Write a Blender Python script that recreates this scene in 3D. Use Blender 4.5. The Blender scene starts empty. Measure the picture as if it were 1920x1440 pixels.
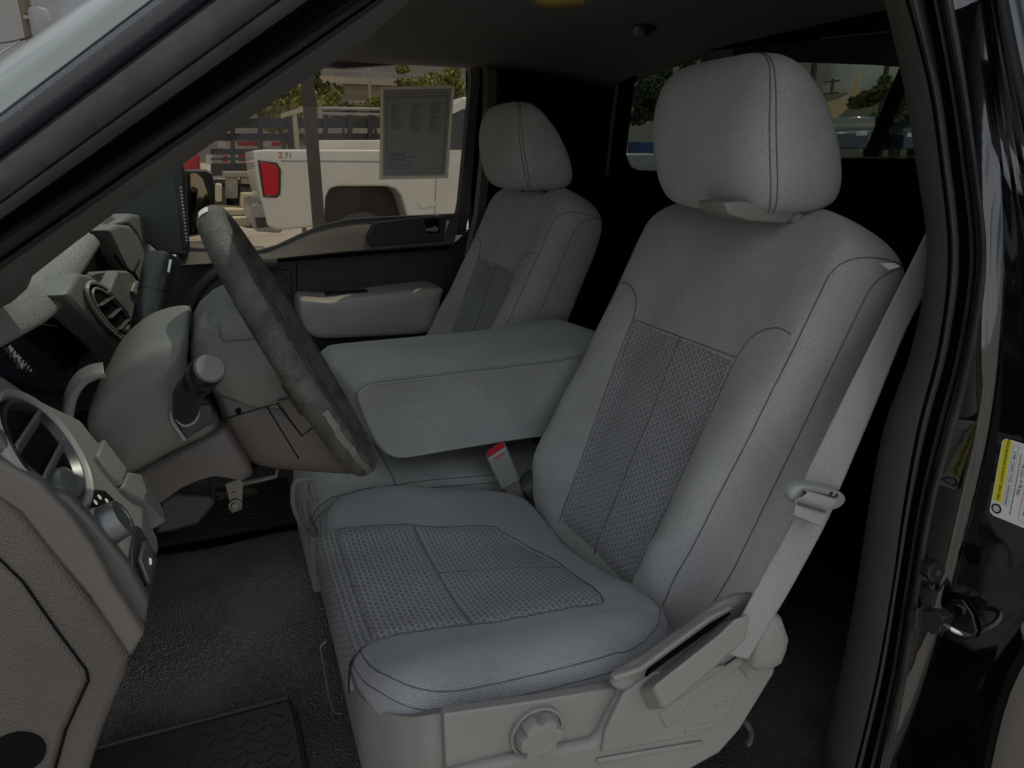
import bpy, bmesh, math, random
from mathutils import Vector, Matrix, noise
random.seed(7)
rad = math.radians
scene = bpy.context.scene
COL = scene.collection

# ------------------------------------------------------------------ camera
FPX = 1332.0
PITCH, YAW = rad(17.5), rad(22.3)
CAM = Vector((0, -1.22, 1.50))
FW = Vector((math.sin(YAW)*math.cos(PITCH), math.cos(YAW)*math.cos(PITCH), -math.sin(PITCH)))
RT = Vector((math.cos(YAW), -math.sin(YAW), 0))
UP = RT.cross(FW)
cam_d = bpy.data.cameras.new('camera'); cam = bpy.data.objects.new('camera', cam_d); COL.objects.link(cam)
cam.matrix_world = Matrix(((RT.x, UP.x, -FW.x, CAM.x), (RT.y, UP.y, -FW.y, CAM.y), (RT.z, UP.z, -FW.z, CAM.z), (0, 0, 0, 1)))
cam_d.sensor_fit = 'HORIZONTAL'; cam_d.sensor_width = 36.0; cam_d.lens = 36.0*FPX/1920.0
cam_d.clip_start = 0.02; cam_d.clip_end = 3000
scene.camera = cam

def ray(a, b): return FW + RT*((a-960)/FPX) + UP*((720-b)/FPX)
def P(a, b, **k):
    """the point of a known plane (x, y or z = value) that was measured in the photograph"""
    D = ray(a, b); ax = list(k)[0]; i = 'xyz'.index(ax)
    return CAM + D*((k[ax]-CAM[i])/D[i])
def PN(a, b, p0, n):
    D = ray(a, b); n = Vector(n); return CAM + D*((Vector(p0)-CAM).dot(n)/D.dot(n))
def PY(l, y): return [P(a, b, y=y) for a, b in l]
def PX(l, x): return [P(a, b, x=x) for a, b in l]
def PNL(l, p0, n): return [PN(a, b, p0, n) for a, b in l]

# ------------------------------------------------------------------ materials
def newmat(name):
    m = bpy.data.materials.new(name); m.use_nodes = True
    nt = m.node_tree; b = nt.nodes['Principled BSDF']
    return m, nt, b
def rgb(c): return (c[0], c[1], c[2], 1)
def plain(name, col, rough=0.5, metal=0.0, spec=0.5, coat=0.0, var=0.0, vscale=8.0, bump=0.0, bscale=200.0, kind='noise', coat_rough=0.03):
    m, nt, b = newmat(name); N, L = nt.nodes, nt.links
    b.inputs['Base Color'].default_value = rgb(col); b.inputs['Roughness'].default_value = rough
    b.inputs['Metallic'].default_value = metal; b.inputs['Specular IOR Level'].default_value = spec
    b.inputs['Coat Weight'].default_value = coat; b.inputs['Coat Roughness'].default_value = coat_rough
    tc = N.new('ShaderNodeTexCoord')
    if var:
        n = N.new('ShaderNodeTexNoise'); n.inputs['Scale'].default_value = vscale; n.inputs['Detail'].default_value = 6
        L.new(tc.outputs['Object'], n.inputs['Vector'])
        mr = N.new('ShaderNodeMapRange'); mr.inputs[1].default_value = .3; mr.inputs[2].default_value = .7
        mr.inputs[3].default_value = 1-var; mr.inputs[4].default_value = 1+var
        L.new(n.outputs['Fac'], mr.inputs[0])
        mx = N.new('ShaderNodeVectorMath'); mx.operation = 'SCALE'; mx.inputs[0].default_value = col
        L.new(mr.outputs[0], mx.inputs['Scale']); L.new(mx.outputs[0], b.inputs['Base Color'])
        mr2 = N.new('ShaderNodeMapRange'); mr2.inputs[3].default_value = max(0, rough-.08); mr2.inputs[4].default_value = min(1, rough+.08)
        L.new(n.outputs['Fac'], mr2.inputs[0]); L.new(mr2.outputs[0], b.inputs['Roughness'])
    if bump:
        if kind == 'noise':
            t = N.new('ShaderNodeTexNoise'); t.inputs['Detail'].default_value = 2; out = t.outputs['Fac']
        else:
            t = N.new('ShaderNodeTexVoronoi'); t.feature = 'SMOOTH_F1'; out = t.outputs['Distance']
        t.inputs['Scale'].default_value = bscale
        L.new(tc.outputs['Object'], t.inputs['Vector'])
        bp = N.new('ShaderNodeBump'); bp.inputs['Strength'].default_value = bump; bp.inputs['Distance'].default_value = .002 if bump < 1 else .004
        L.new(out, bp.inputs['Height']); L.new(bp.outputs[0], b.inputs['Normal'])
    return m
def math_node(N, L, op, a, b=None):
    n = N.new('ShaderNodeMath'); n.operation = op
    for i, v in enumerate((a, b)):
        if v is None: continue
        if isinstance(v, (int, float)): n.inputs[i].default_value = v
        else: L.new(v, n.inputs[i])
    return n.outputs[0]
def fabric(name, col, pitch=.0026, amp=.36):
    m, nt, b = newmat(name); N, L = nt.nodes, nt.links
    uv = N.new('ShaderNodeUVMap'); sp = N.new('ShaderNodeSeparateXYZ'); L.new(uv.outputs[0], sp.inputs[0])
    k = 2*math.pi/pitch
    a = math_node(N, L, 'SINE', math_node(N, L, 'MULTIPLY', math_node(N, L, 'ADD', sp.outputs[0], sp.outputs[1]), k*.7))
    c = math_node(N, L, 'SINE', math_node(N, L, 'MULTIPLY', math_node(N, L, 'SUBTRACT', sp.outputs[0], sp.outputs[1]), k*.7))
    w = math_node(N, L, 'MULTIPLY', a, c)
    tc = N.new('ShaderNodeTexCoord'); n = N.new('ShaderNodeTexNoise'); n.inputs['Scale'].default_value = 9; n.inputs['Detail'].default_value = 8
    L.new(tc.outputs['Object'], n.inputs['Vector'])
    n2 = N.new('ShaderNodeTexNoise'); n2.inputs['Scale'].default_value = 420; n2.inputs['Detail'].default_value = 2
    L.new(tc.outputs['Object'], n2.inputs['Vector'])
    f = math_node(N, L, 'ADD', math_node(N, L, 'MULTIPLY', w, amp), math_node(N, L, 'MULTIPLY_ADD' if False else 'MULTIPLY', math_node(N, L, 'SUBTRACT', n.outputs['Fac'], .5), .62))
    f = math_node(N, L, 'ADD', f, math_node(N, L, 'MULTIPLY', math_node(N, L, 'SUBTRACT', n2.outputs['Fac'], .5), .5))
    f = math_node(N, L, 'ADD', f, 1.0)
    mx = N.new('ShaderNodeVectorMath'); mx.operation = 'SCALE'; mx.inputs[0].default_value = col
    L.new(f, mx.inputs['Scale']); L.new(mx.outputs[0], b.inputs['Base Color'])
    b.inputs['Roughness'].default_value = .95; b.inputs['Specular IOR Level'].default_value = .15
    b.inputs['Sheen Weight'].default_value = .25; b.inputs['Sheen Roughness'].default_value = .5
    bp = N.new('ShaderNodeBump'); bp.inputs['Strength'].default_value = .5; bp.inputs['Distance'].default_value = .0008
    L.new(w, bp.inputs['Height'])
    n3 = N.new('ShaderNodeTexNoise'); n3.inputs['Scale'].default_value = 14; n3.inputs['Detail'].default_value = 3
    L.new(tc.outputs['Object'], n3.inputs['Vector'])
    bp2 = N.new('ShaderNodeBump'); bp2.inputs['Strength'].default_value = .65; bp2.inputs['Distance'].default_value = .006
    L.new(n3.outputs['Fac'], bp2.inputs['Height']); L.new(bp.outputs[0], bp2.inputs['Normal'])
    L.new(bp2.outputs[0], b.inputs['Normal'])
    return m
def insert_fabric(name, light, dark):
    m, nt, b = newmat(name); N, L = nt.nodes, nt.links
    uv = N.new('ShaderNodeUVMap')
    mp = N.new('ShaderNodeMapping'); mp.inputs['Rotation'].default_value = (0, 0, rad(90)); L.new(uv.outputs[0], mp.inputs[0])
    tcn = N.new('ShaderNodeTexNoise'); tcn.inputs['Scale'].default_value = 130; L.new(uv.outputs[0], tcn.inputs['Vector'])
    ad = N.new('ShaderNodeVectorMath'); ad.operation = 'MULTIPLY_ADD'; ad.inputs[1].default_value = (.0022, .0022, 0)
    L.new(tcn.outputs['Color'], ad.inputs[0]); L.new(mp.outputs[0], ad.inputs[2])
    br = N.new('ShaderNodeTexBrick'); br.inputs['Scale'].default_value = 1
    br.inputs['Brick Width'].default_value = .0100; br.inputs['Row Height'].default_value = .0068
    br.inputs['Mortar Size'].default_value = .0017; br.inputs['Mortar Smooth'].default_value = .6
    br.inputs['Color1'].default_value = rgb(dark); br.inputs['Color2'].default_value = rgb([c*1.15 for c in dark]); br.inputs['Mortar'].default_value = rgb(light)
    L.new(ad.outputs[0], br.inputs['Vector'])
    tc = N.new('ShaderNodeTexCoord'); n = N.new('ShaderNodeTexNoise'); n.inputs['Scale'].default_value = 10; n.inputs['Detail'].default_value = 7
    L.new(tc.outputs['Object'], n.inputs['Vector'])
    f = math_node(N, L, 'ADD', math_node(N, L, 'MULTIPLY', n.outputs['Fac'], .5), .75)
    mx = N.new('ShaderNodeVectorMath'); mx.operation = 'SCALE'; L.new(br.outputs['Color'], mx.inputs[0]); L.new(f, mx.inputs['Scale'])
    L.new(mx.outputs[0], b.inputs['Base Color']); b.inputs['Roughness'].default_value = .95; b.inputs['Specular IOR Level'].default_value = .1
    bp = N.new('ShaderNodeBump'); bp.inputs['Strength'].default_value = .6; bp.inputs['Distance'].default_value = .001
    L.new(br.outputs['Fac'], bp.inputs['Height']); L.new(bp.outputs[0], b.inputs['Normal'])
    return m
def glass(name, tint, refl=1.0, rough=0.0):
    m, nt, b = newmat(name); N, L = nt.nodes, nt.links
    N.remove(b); out = N['Material Output']
    t = N.new('ShaderNodeBsdfTransparent'); t.inputs[0].default_value = rgb(tint)
    g = N.new('ShaderNodeBsdfGlossy'); g.inputs['Roughness'].default_value = rough; g.inputs['Color'].default_value = (refl, refl, refl, 1)
    lw = N.new('ShaderNodeLayerWeight'); lw.inputs[0].default_value = .5
    fr = math_node(N, L, 'ADD', math_node(N, L, 'MULTIPLY', math_node(N, L, 'POWER', lw.outputs['Facing'], 5.0), .4), .013)
    mx = N.new('ShaderNodeMixShader'); L.new(fr, mx.inputs[0]); L.new(t.outputs[0], mx.inputs[1]); L.new(g.outputs[0], mx.inputs[2])
    L.new(mx.outputs[0], out.inputs[0])
    return m
def leather(name, c1, c2, scale=260, bump=.5, rough=.5, patch=10):
    """grained plastic or worn leather: two tones in soft patches plus a pebble bump"""
    m = plain(name, c1, rough, bump=bump, bscale=scale, kind='voronoi'); nt = m.node_tree; N, L = nt.nodes, nt.links
    b = N['Principled BSDF']; tc = N.new('ShaderNodeTexCoord')
    n = N.new('ShaderNodeTexNoise'); n.inputs['Scale'].default_value = patch; n.inputs['Detail'].default_value = 7; n.inputs['Roughness'].default_value = .65
    L.new(tc.outputs['Object'], n.inputs['Vector'])
    cr = N.new('ShaderNodeValToRGB'); cr.color_ramp.elements[0].position = .4; cr.color_ramp.elements[1].position = .62
    cr.color_ramp.elements[0].color = rgb(c1); cr.color_ramp.elements[1].color = rgb(c2)
    L.new(n.outputs['Fac'], cr.inputs[0]); L.new(cr.outputs[0], b.inputs['Base Color'])
    return m
def flake_paint(name, base, coat=1.0):
    m, nt, b = newmat(name); N, L = nt.nodes, nt.links
    tc = N.new('ShaderNodeTexCoord'); v = N.new('ShaderNodeTexVoronoi'); v.inputs['Scale'].default_value = 900
    L.new(tc.outputs['Object'], v.inputs['Vector'])
    n = N.new('ShaderNodeTexNoise'); n.inputs['Scale'].default_value = 380; n.inputs['Detail'].default_value = 4; L.new(tc.outputs['Object'], n.inputs['Vector'])
    cr = N.new('ShaderNodeValToRGB'); cr.color_ramp.elements[0].position = .66; cr.color_ramp.elements[1].position = .74
    cr.color_ramp.elements[0].color = rgb(base); cr.color_ramp.elements[1].color = (.16, .15, .13, 1)
    L.new(n.outputs['Fac'], cr.inputs[0]); L.new(cr.outputs[0], b.inputs['Base Color'])
    b.inputs['Roughness'].default_value = .35; b.inputs['Coat Weight'].default_value = coat; b.inputs['Coat Roughness'].default_value = .04
    return m

M = {}
M['fabric'] = fabric('grey woven seat cloth', (.30, .30, .295))
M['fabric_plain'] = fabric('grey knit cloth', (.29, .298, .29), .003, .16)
M['fabric_shaded'] = fabric('shaded grey seat cloth', (.235, .238, .248), .0027, .36)  # same cloth as the backrest, with shade put into a darker colour
M['fabric_far'] = fabric('brightened grey seat cloth', (.34, .33, .315))  # same cloth again, with light put into a brighter colour
M['insert'] = insert_fabric('patterned seat insert cloth', (.295, .295, .295), (.160, .160, .168))
M['thread'] = plain('dark seam thread', (.095, .095, .097), .9)
M['piping'] = plain('grey welt', (.2, .2, .195), .8)
M['trim'] = plain('warm grey moulded plastic', (.198, .189, .174), .55, var=.06, bump=.28, bscale=900)
M['trim_smooth'] = plain('grey satin plastic', (.190, .182, .168), .42, var=.05, bump=.08, bscale=700)
M['dash'] = leather('grey green dash plastic', (.100, .106, .095), (.118, .122, .108), 700, .25, .5)
M['dash_pad'] = leather('grey grained dash pad', (.120, .125, .115), (.142, .147, .135), 420, .5, .55, 14)
M['dash_end'] = leather('brown grey grained panel', (.066, .057, .050), (.078, .067, .057), 950, .6, .6, 6)
M['shroud'] = plain('grey column plastic', (.105, .106, .095), .48, var=.07, bump=.22, bscale=1100)
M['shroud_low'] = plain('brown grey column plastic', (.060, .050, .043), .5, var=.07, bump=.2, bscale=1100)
M['dark'] = plain('black moulded plastic', (.016, .017, .018), .55, bump=.15, bscale=800)
M['dark_door'] = plain('charcoal door trim', (.034, .036, .037), .55, var=.08, bump=.2, bscale=700)
M['black'] = plain('black cloth', (.006, .006, .006), .95, spec=.05)
M['rubber'] = plain('black weather rubber', (.014, .014, .014), .45, var=.2, vscale=30)
M['rubber_grey'] = plain('dusty grey weather rubber', (.056, .054, .052), .5, var=.25, vscale=40)
M['gloss_black'] = plain('glossy black plastic', (.01, .011, .013), .24)
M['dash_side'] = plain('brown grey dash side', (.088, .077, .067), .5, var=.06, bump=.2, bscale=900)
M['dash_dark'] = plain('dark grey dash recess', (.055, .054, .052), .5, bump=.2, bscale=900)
M['gloss_grey'] = plain('dark grey vent plastic', (.075, .08, .076), .3)
M['lever'] = plain('black lever plastic', (.012, .013, .015), .34)
M['armrest'] = plain('pale grey armrest skin', (.34, .335, .30), .55, var=.05, bump=.15, bscale=800)
M['lens'] = plain('smoked gauge lens', (.008, .009, .015), .06)
M['chrome'] = plain('bright metal', (.55, .55, .55), .16, metal=1)
M['steel'] = plain('zinc bracket steel', (.15, .14, .125), .5, metal=.6, var=.15, vscale=60)
M['headliner'] = plain('grey headliner felt', (.158, .157, .158), .95, var=.06, bump=.1, bscale=900)
M['pillar'] = leather('taupe pillar trim', (.090, .083, .076), (.102, .093, .085), 900, .35, .6)
M['pillar_dark'] = leather('dark taupe pillar trim', (.060, .056, .052), (.070, .065, .060), 800, .35, .6)
M['sky_reflection'] = plain('pale green sky reflection', (.13, .15, .135), .22, coat=1.0, var=.25, vscale=5)  # pale green of the reflected sky put into the base colour
M['paint'] = plain('black clearcoat body paint', (.003, .003, .0035), .05, spec=1.0)
M['paint_blue'] = flake_paint('dusty blue black body paint', (.012, .016, .028))
M['vinyl'] = plain('black grained vinyl floor', (.078, .070, .070), .34, var=.35, vscale=7, bump=.98, bscale=300, kind='voronoi')
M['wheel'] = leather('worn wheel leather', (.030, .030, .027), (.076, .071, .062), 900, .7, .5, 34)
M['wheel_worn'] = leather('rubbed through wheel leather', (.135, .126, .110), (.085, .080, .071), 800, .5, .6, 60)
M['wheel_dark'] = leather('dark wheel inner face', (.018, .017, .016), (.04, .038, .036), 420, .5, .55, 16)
M['red'] = plain('red button plastic', (.42, .010, .022), .4)
M['belt'] = fabric('grey belt webbing', (.27, .265, .25), .0017, .2)
M['belt_plastic'] = plain('grey buckle plastic', (.23, .235, .225), .4)
M['white_mark'] = plain('white printed mark', (.6, .6, .58), .5)
M['silver'] = plain('satin silver knob', (.13, .134, .134), .38, metal=.7)
M['win_glass'] = glass('tinted side glass', (.70, .665, .61), .45)
M['rear_glass'] = glass('privacy tinted rear glass', (.46, .49, .44), .5)
M['ws_glass'] = glass('green windshield glass', (.84, .87, .84), .5)
M['mirror'] = plain('mirror glass', (.75, .76, .76), .02, metal=1)
# ------------------------------------------------------------------ mesh tools
class MB:
    """collects shapes and links them as ONE mesh object"""
    def __init__(s): s.v = []; s.f = []; s.fm = []; s.mi = 0
    def add(s, verts, faces, mi=None):
        o = len(s.v); s.v += [Vector(q) for q in verts]
        for f in faces: s.f.append([o+i for i in f]); s.fm.append(s.mi if mi is None else mi)
        return s
    def prism(s, pts, vec, mi=None):
        n = len(pts); vec = Vector(vec); pts = [Vector(q) for q in pts]
        return s.add(pts+[q+vec for q in pts], [list(range(n)), [n+n-1-i for i in range(n)]]+[[i, n+i, n+(i+1) % n, (i+1) % n] for i in range(n)], mi)
    def box(s, lo, hi, mi=None):
        (a, b, c), (d, e, f) = lo, hi
        return s.prism([(a, b, c), (d, b, c), (d, e, c), (a, e, c)], (0, 0, f-c), mi)
    def obox(s, c, ax, ay, az, mi=None):
        c, ax, ay, az = map(Vector, (c, ax, ay, az))
        return s.prism([c-ax-ay-az, c+ax-ay-az, c+ax+ay-az, c-ax+ay-az], az*2, mi)
    def loft(s, rings, cap=True, mi=None, closed=True):
        n = len(rings[0]); v = [q for r in rings for q in r]; f = []
        for k in range(len(rings)-1):
            for i in range(n if closed else n-1):
                j = (i+1) % n; f.append([k*n+i, k*n+j, (k+1)*n+j, (k+1)*n+i])
        if cap and closed: f.append(list(range(n))[::-1]); f.append([(len(rings)-1)*n+i for i in range(n)])
        return s.add(v, f, mi)
    def tube(s, pts, r, n=8, closed=False, mi=None, flat=None):
        pts = [Vector(q) for q in pts]; rings = []; m = len(pts); prev = None
        for i, q in enumerate(pts):
            a = pts[(i-1) % m] if (closed or i > 0) else q; b = pts[(i+1) % m] if (closed or i < m-1) else q
            t = (b-a).normalized()
            if prev is None:
                ref = Vector((0, 0, 1)) if abs(t.z) < .9 else Vector((1, 0, 0))
                u = (ref - t*ref.dot(t)).normalized()
            else: u = (prev - t*prev.dot(t)).normalized()
            prev = u; w = t.cross(u); rr = r[i] if isinstance(r, (list, tuple)) else r
            rings.append([q + u*math.cos(2*math.pi*k/n)*rr + w*math.sin(2*math.pi*k/n)*rr for k in range(n)])
        if closed: rings.append(rings[0]); return s.loft(rings, False, mi)
        return s.loft(rings, True, mi)
    def lathe(s, c, axis, prof, n=28, mi=None, wob=None):
        c = Vector(c); t = Vector(axis).normalized(); ref = Vector((0, 0, 1)) if abs(t.z) < .9 else Vector((1, 0, 0))
        u = (ref-t*ref.dot(t)).normalized(); w = t.cross(u); rings = []
        for r, h in prof:
            rings.append([c+t*h+(u*math.cos(2*math.pi*k/n)+w*math.sin(2*math.pi*k/n))*max(r, 1e-5)*(wob(k/n, r) if wob else 1) for k in range(n)])
        return s.loft(rings, True, mi)
    def ribbon(s, lines, mi=None):
        """open surface through several polylines of equal length"""
        n = len(lines[0]); return s.loft(lines, False, mi, closed=False)
    def build(s, name, mats, parent=None, bevel=0, seg=2, sub=0, smooth=35, uvframe=None, solid=0, label=None, fixn=True):
        me = bpy.data.meshes.new(name); off = parent['_loc'] if parent is not None and '_loc' in parent else None
        off = Vector(off) if off is not None else Vector((0, 0, 0))
        me.from_pydata([q-off for q in s.v], [], s.f)
        mats = mats if isinstance(mats, (list, tuple)) else [mats]
        for m in mats: me.materials.append(M[m] if isinstance(m, str) else m)
        for p_, i in zip(me.polygons, s.fm): p_.material_index = min(i, len(mats)-1)
        bm = bmesh.new(); bm.from_mesh(me)
        bmesh.ops.remove_doubles(bm, verts=bm.verts, dist=1e-6)
        if fixn: bmesh.ops.recalc_face_normals(bm, faces=bm.faces)
        bm.to_mesh(me); bm.free()
        fr = uvframe or (Vector((1, 0, 0)), Vector((0, 1, 0)), Vector((0, 0, 1)))
        uvl = me.uv_layers.new(name='UVMap')
        for p_ in me.polygons:
            nn = [abs(p_.normal.dot(a)) for a in fr]; k = nn.index(max(nn)); a, b = [fr[i] for i in range(3) if i != k]
            for li in p_.loop_indices:
                q = me.vertices[me.loops[li].vertex_index].co; uvl.data[li].uv = (q.dot(a), q.dot(b))
        if smooth:
            for p_ in me.polygons: p_.use_smooth = True
            me.set_sharp_from_angle(angle=rad(smooth))
        o = bpy.data.objects.new(name, me); COL.objects.link(o)
        if parent is not None:
            o.parent = parent
            if '_loc' in parent: o['_loc'] = parent['_loc']
        if solid:
            md = o.modifiers.new('solid', 'SOLIDIFY'); md.thickness = solid; md.offset = 0
        if bevel:
            md = o.modifiers.new('bevel', 'BEVEL'); md.width = bevel; md.segments = seg; md.limit_method = 'ANGLE'; md.angle_limit = rad(35)
        if sub:
            md = o.modifiers.new('sub', 'SUBSURF'); md.levels = sub; md.render_levels = sub
        if label: o['label'] = label
        return o
def tag(o, label, cat, group=None):
    o['label'] = label; o['category'] = cat
    if group: o['group'] = group
    return o
def thing(name, label, cat, loc=(0, 0, 0), group=None):
    o = bpy.data.objects.new(name, None); COL.objects.link(o); o.location = loc; o['_loc'] = list(loc)
    o.empty_display_size = .1
    return tag(o, label, cat, group)
def structure(o): o['kind'] = 'structure'; return o
def spline(pts, per=6, closed=False):
    pts = [Vector(q) for q in pts]; out = []; n = len(pts)
    for i in range(n if closed else n-1):
        g = (lambda k: pts[k % n]) if closed else (lambda k: pts[max(0, min(n-1, k))])
        a, b, c, d = g(i-1), g(i), g(i+1), g(i+2)
        for k in range(per):
            t = k/per; out.append(.5*((2*b)+(c-a)*t+(2*a-5*b+4*c-d)*t*t+(3*b-a-3*c+d)*t**3))
    if not closed: out.append(pts[-1])
    return out
def interp(tab, x):
    if x <= tab[0][0]: return tab[0][1]
    for (a, b), (c, d) in zip(tab, tab[1:]):
        if x <= c:
            t = (x-a)/(c-a); t = t*t*(3-2*t); return b+(d-b)*t
    return tab[-1][1]
def lininterp(tab, x):
    if x <= tab[0][0]: return tab[0][1]
    for (a, b), (c, d) in zip(tab, tab[1:]):
        if x <= c: return b+(d-b)*(x-a)/(c-a)
    return tab[-1][1]
def pillow(mb, outline, out, prof, back=None, mi=None):
    """domed shape: the outline shrinks towards its middle while rising along `out`"""
    outline = [Vector(q) for q in outline]; c = sum(outline, Vector())/len(outline); out = Vector(out); rings = []
    if back is not None: rings.append([q-out*back for q in outline])
    for sc, h in prof: rings.append([c+(q-c)*sc+out*h for q in outline])
    return mb.loft(rings, True, mi)
def text_mesh(name, body, size, mat, origin, right, up, parent=None, thick=.0002, align='LEFT'):
    cu = bpy.data.curves.new(name, 'FONT'); cu.body = body; cu.size = size; cu.align_x = align; cu.extrude = thick; cu.resolution_u = 2
    tmp = bpy.data.objects.new('tmp', cu); COL.objects.link(tmp)
    dg = bpy.context.evaluated_depsgraph_get(); dg.update()
    me = bpy.data.meshes.new_from_object(tmp.evaluated_get(dg)); bpy.data.objects.remove(tmp); bpy.data.curves.remove(cu)
    r = Vector(right).normalized(); u = Vector(up); u = (u-r*u.dot(r)).normalized(); n = r.cross(u)
    off = Vector(parent['_loc']) if parent is not None and '_loc' in parent else Vector()
    me.transform(Matrix(((r.x, u.x, n.x, origin[0]-off.x), (r.y, u.y, n.y, origin[1]-off.y), (r.z, u.z, n.z, origin[2]-off.z), (0, 0, 0, 1))))
    me.materials.clear(); me.materials.append(M[mat]); me.name = name
    o = bpy.data.objects.new(name, me); COL.objects.link(o)
    if parent is not None: o.parent = parent
    return o

# ------------------------------------------------------------------ driver seat
SY = -.40
TH = rad(25)
SO = Vector((.451, SY+.017, .9245)); EW = Vector((math.sin(TH), 0, math.cos(TH))); ED = Vector((math.cos(TH), 0, -math.sin(TH))); EY = Vector((0, 1, 0))
WTOP = .592
def b_W(w):
    base = lininterp([(-.03, .17), (0, .200), (.05, .220), (.12, .228), (.3, .228), (.45, .227)], w)
    if w > .515: base = .227*max(0, 1-((w-.515)/(WTOP-.515))**2.5)**(1/2.5)
    return base
def b_ctrl(w):
    rec = interp([(-.05, .026), (.05, .022), (.22, .016), (.36, .006), (.45, 0)], w)
    bol = interp([(-.03, -.015), (.03, .012), (.09, .034), (.18, .026), (.30, .014), (.42, .005), (.5, .004), (.6, 0)], w)
    T = interp([(-.03, .10), (.1, .145), (.45, .134), (WTOP, .118)], w)
    k = 0
    if w > .50: k = 1-max(0, 1-((w-.50)/(WTOP-.50))**2.4)**(1/2.2)
    kb = 0
    if w < .05: kb = ((.05-w)/.08)**2
    ctr = [(0, rec), (.3, rec*.98), (.48, rec*.75), (.62, -bol*.35), (.74, -bol*.92), (.84, -bol*.9), (.915, -bol*.42+.002), (.965, .016), (.995, .042), (1.0, .07), (.985, T*.78), (.93, T*.95), (.8, T), (.4, T), (0, T)]
    mid = T*.55
    return [(a, d+(mid-d)*min(1, k*.92+kb*.5)) for a, d in ctr]
def b_half(w):
    c = b_ctrl(w); W = b_W(w); return spline([Vector((a*W, d, 0)) for a, d in c], 5)
def b_point(y, d, w): return SO+EY*y+ED*d+EW*w
def b_fold(y, w):
    m = math.exp(-((w-.09)/.09)**2)*math.exp(-((y+.17)/.045)**2)
    return m*(.0016*math.sin(140*w+60*y)+.0010*math.sin(300*w-90*y))+.0012*noise.noise(Vector((y*14, w*14, 2)))
def b_ring(w):
    h = b_half(w); r = [b_point(q.x, q.y+b_fold(q.x, w)*(q.y < .05), w) for q in h]; l = [b_point(-q.x, q.y+b_fold(-q.x, w)*(q.y < .05), w) for q in h[1:-1]][::-1]
    return r+l
def b_front(y, w):
    h = b_half(w); y = abs(y)
    for p, q in zip(h, h[1:]):
        if q.x >= y > p.x or (y == 0 and p.x == 0): return p.y+(q.y-p.y)*((y-p.x)/max(1e-9, q.x-p.x))
    return h[len(h)//3].y
def b_side(w, i):          # surface curve at control index i (seams that run along the side)
    h = b_half(w); k = int(i*5); f = i*5-k; q = h[min(k, len(h)-1)].lerp(h[min(k+1, len(h)-1)], f); return q
ws = [-.03, -.022, -.012, 0]+[.0+i*.0125 for i in range(1, 41)]+[.50+(WTOP-.50)*math.sin(math.pi/2*i/22) for i in range(1, 23)]
ws[-1] = WTOP-.0004
BF = (ED, EY, EW)

driver = thing('driver_seat', 'grey cloth driver seat with worn side bolster, nearest the open doorway', 'car seat', (.3, SY, .62))
mb = MB(); mb.loft([b_ring(w) for w in ws]); backrest = mb.build('backrest', 'fabric', driver, uvframe=BF, smooth=70)
# centre insert of the backrest
def b_patch(y0f, y1f, w0, w1, ny=16, nw=30, lift=.0022):
    rows = []
    for j in range(nw+1):
        w = w0+(w1-w0)*j/nw; row = []
        for i in range(ny+1):
            t = i/ny; y = y0f(w)+(y1f(w)-y0f(w))*t
            e = min(1, min(i, ny-i, j, nw-j)/1.0); row.append(b_point(y, b_front(y, w)-lift*e+.001*(1-e), w))
        rows.append(row)
    return rows
mb = MB()
insw = lambda w: lininterp([(0, .106), (.10, .113), (.28, .124), (.37, .127)], w)
mb.ribbon(b_patch(lambda w: -insw(w), insw, .012, .366, ny=32))
ins = mb.build('insert_panel', 'insert', backrest, uvframe=BF, smooth=70, label='darker patterned centre panel of the backrest')
def b_curve(pts, lift=.0004): return [b_point(q[0], b_front(q[0], q[1])-lift, q[1]) for q in spline([Vector((a, b, 0)) for a, b in pts], 6)]
mb = MB()
for sgn in (1, -1):
    mb.tube(b_curve([(sgn*insw(w), w) for w in (.012, .06, .12, .18, .24, .30, .366)]), .0008, 6)
    mb.tube(b_curve([(sgn*.127, .366), (sgn*.134, .391), (sgn*.153, .409), (sgn*.178, .417), (sgn*.198, .414)]), .0008, 6)
mb.tube(b_curve([(-.127, .366), (-.06, .366), (0, .366), (.06, .366), (.127, .366)]), .0008, 6)
mb.tube(b_curve([(0, .366), (0, .25), (0, .12), (0, .012)], .0028), .0008, 6)
for sgn in (1, -1):
    for idx, top, bot in ((6.0, .490, .045), (8.25, .492, .05)):
        pts = []
        for k in range(30):
            w = bot+(top-bot)*k/29; q = b_side(w, idx); nrm = 1.002
            pts.append(b_point(sgn*q.x*nrm, q.y-.0004, w))
        # over the shoulder to the rear edge
        for k in range(1, 15):
            w = top+.056*math.sin(k/14*math.pi/2); q = b_side(w, idx+(11.3-idx)*(1-math.cos(k/14*math.pi/2))); pts.append(b_point(sgn*q.x*1.003, q.y, w))
        mb.tube(pts, .0008, 6)
mb.build('seam', 'thread', backrest, label='dark stitching on the backrest')
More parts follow.
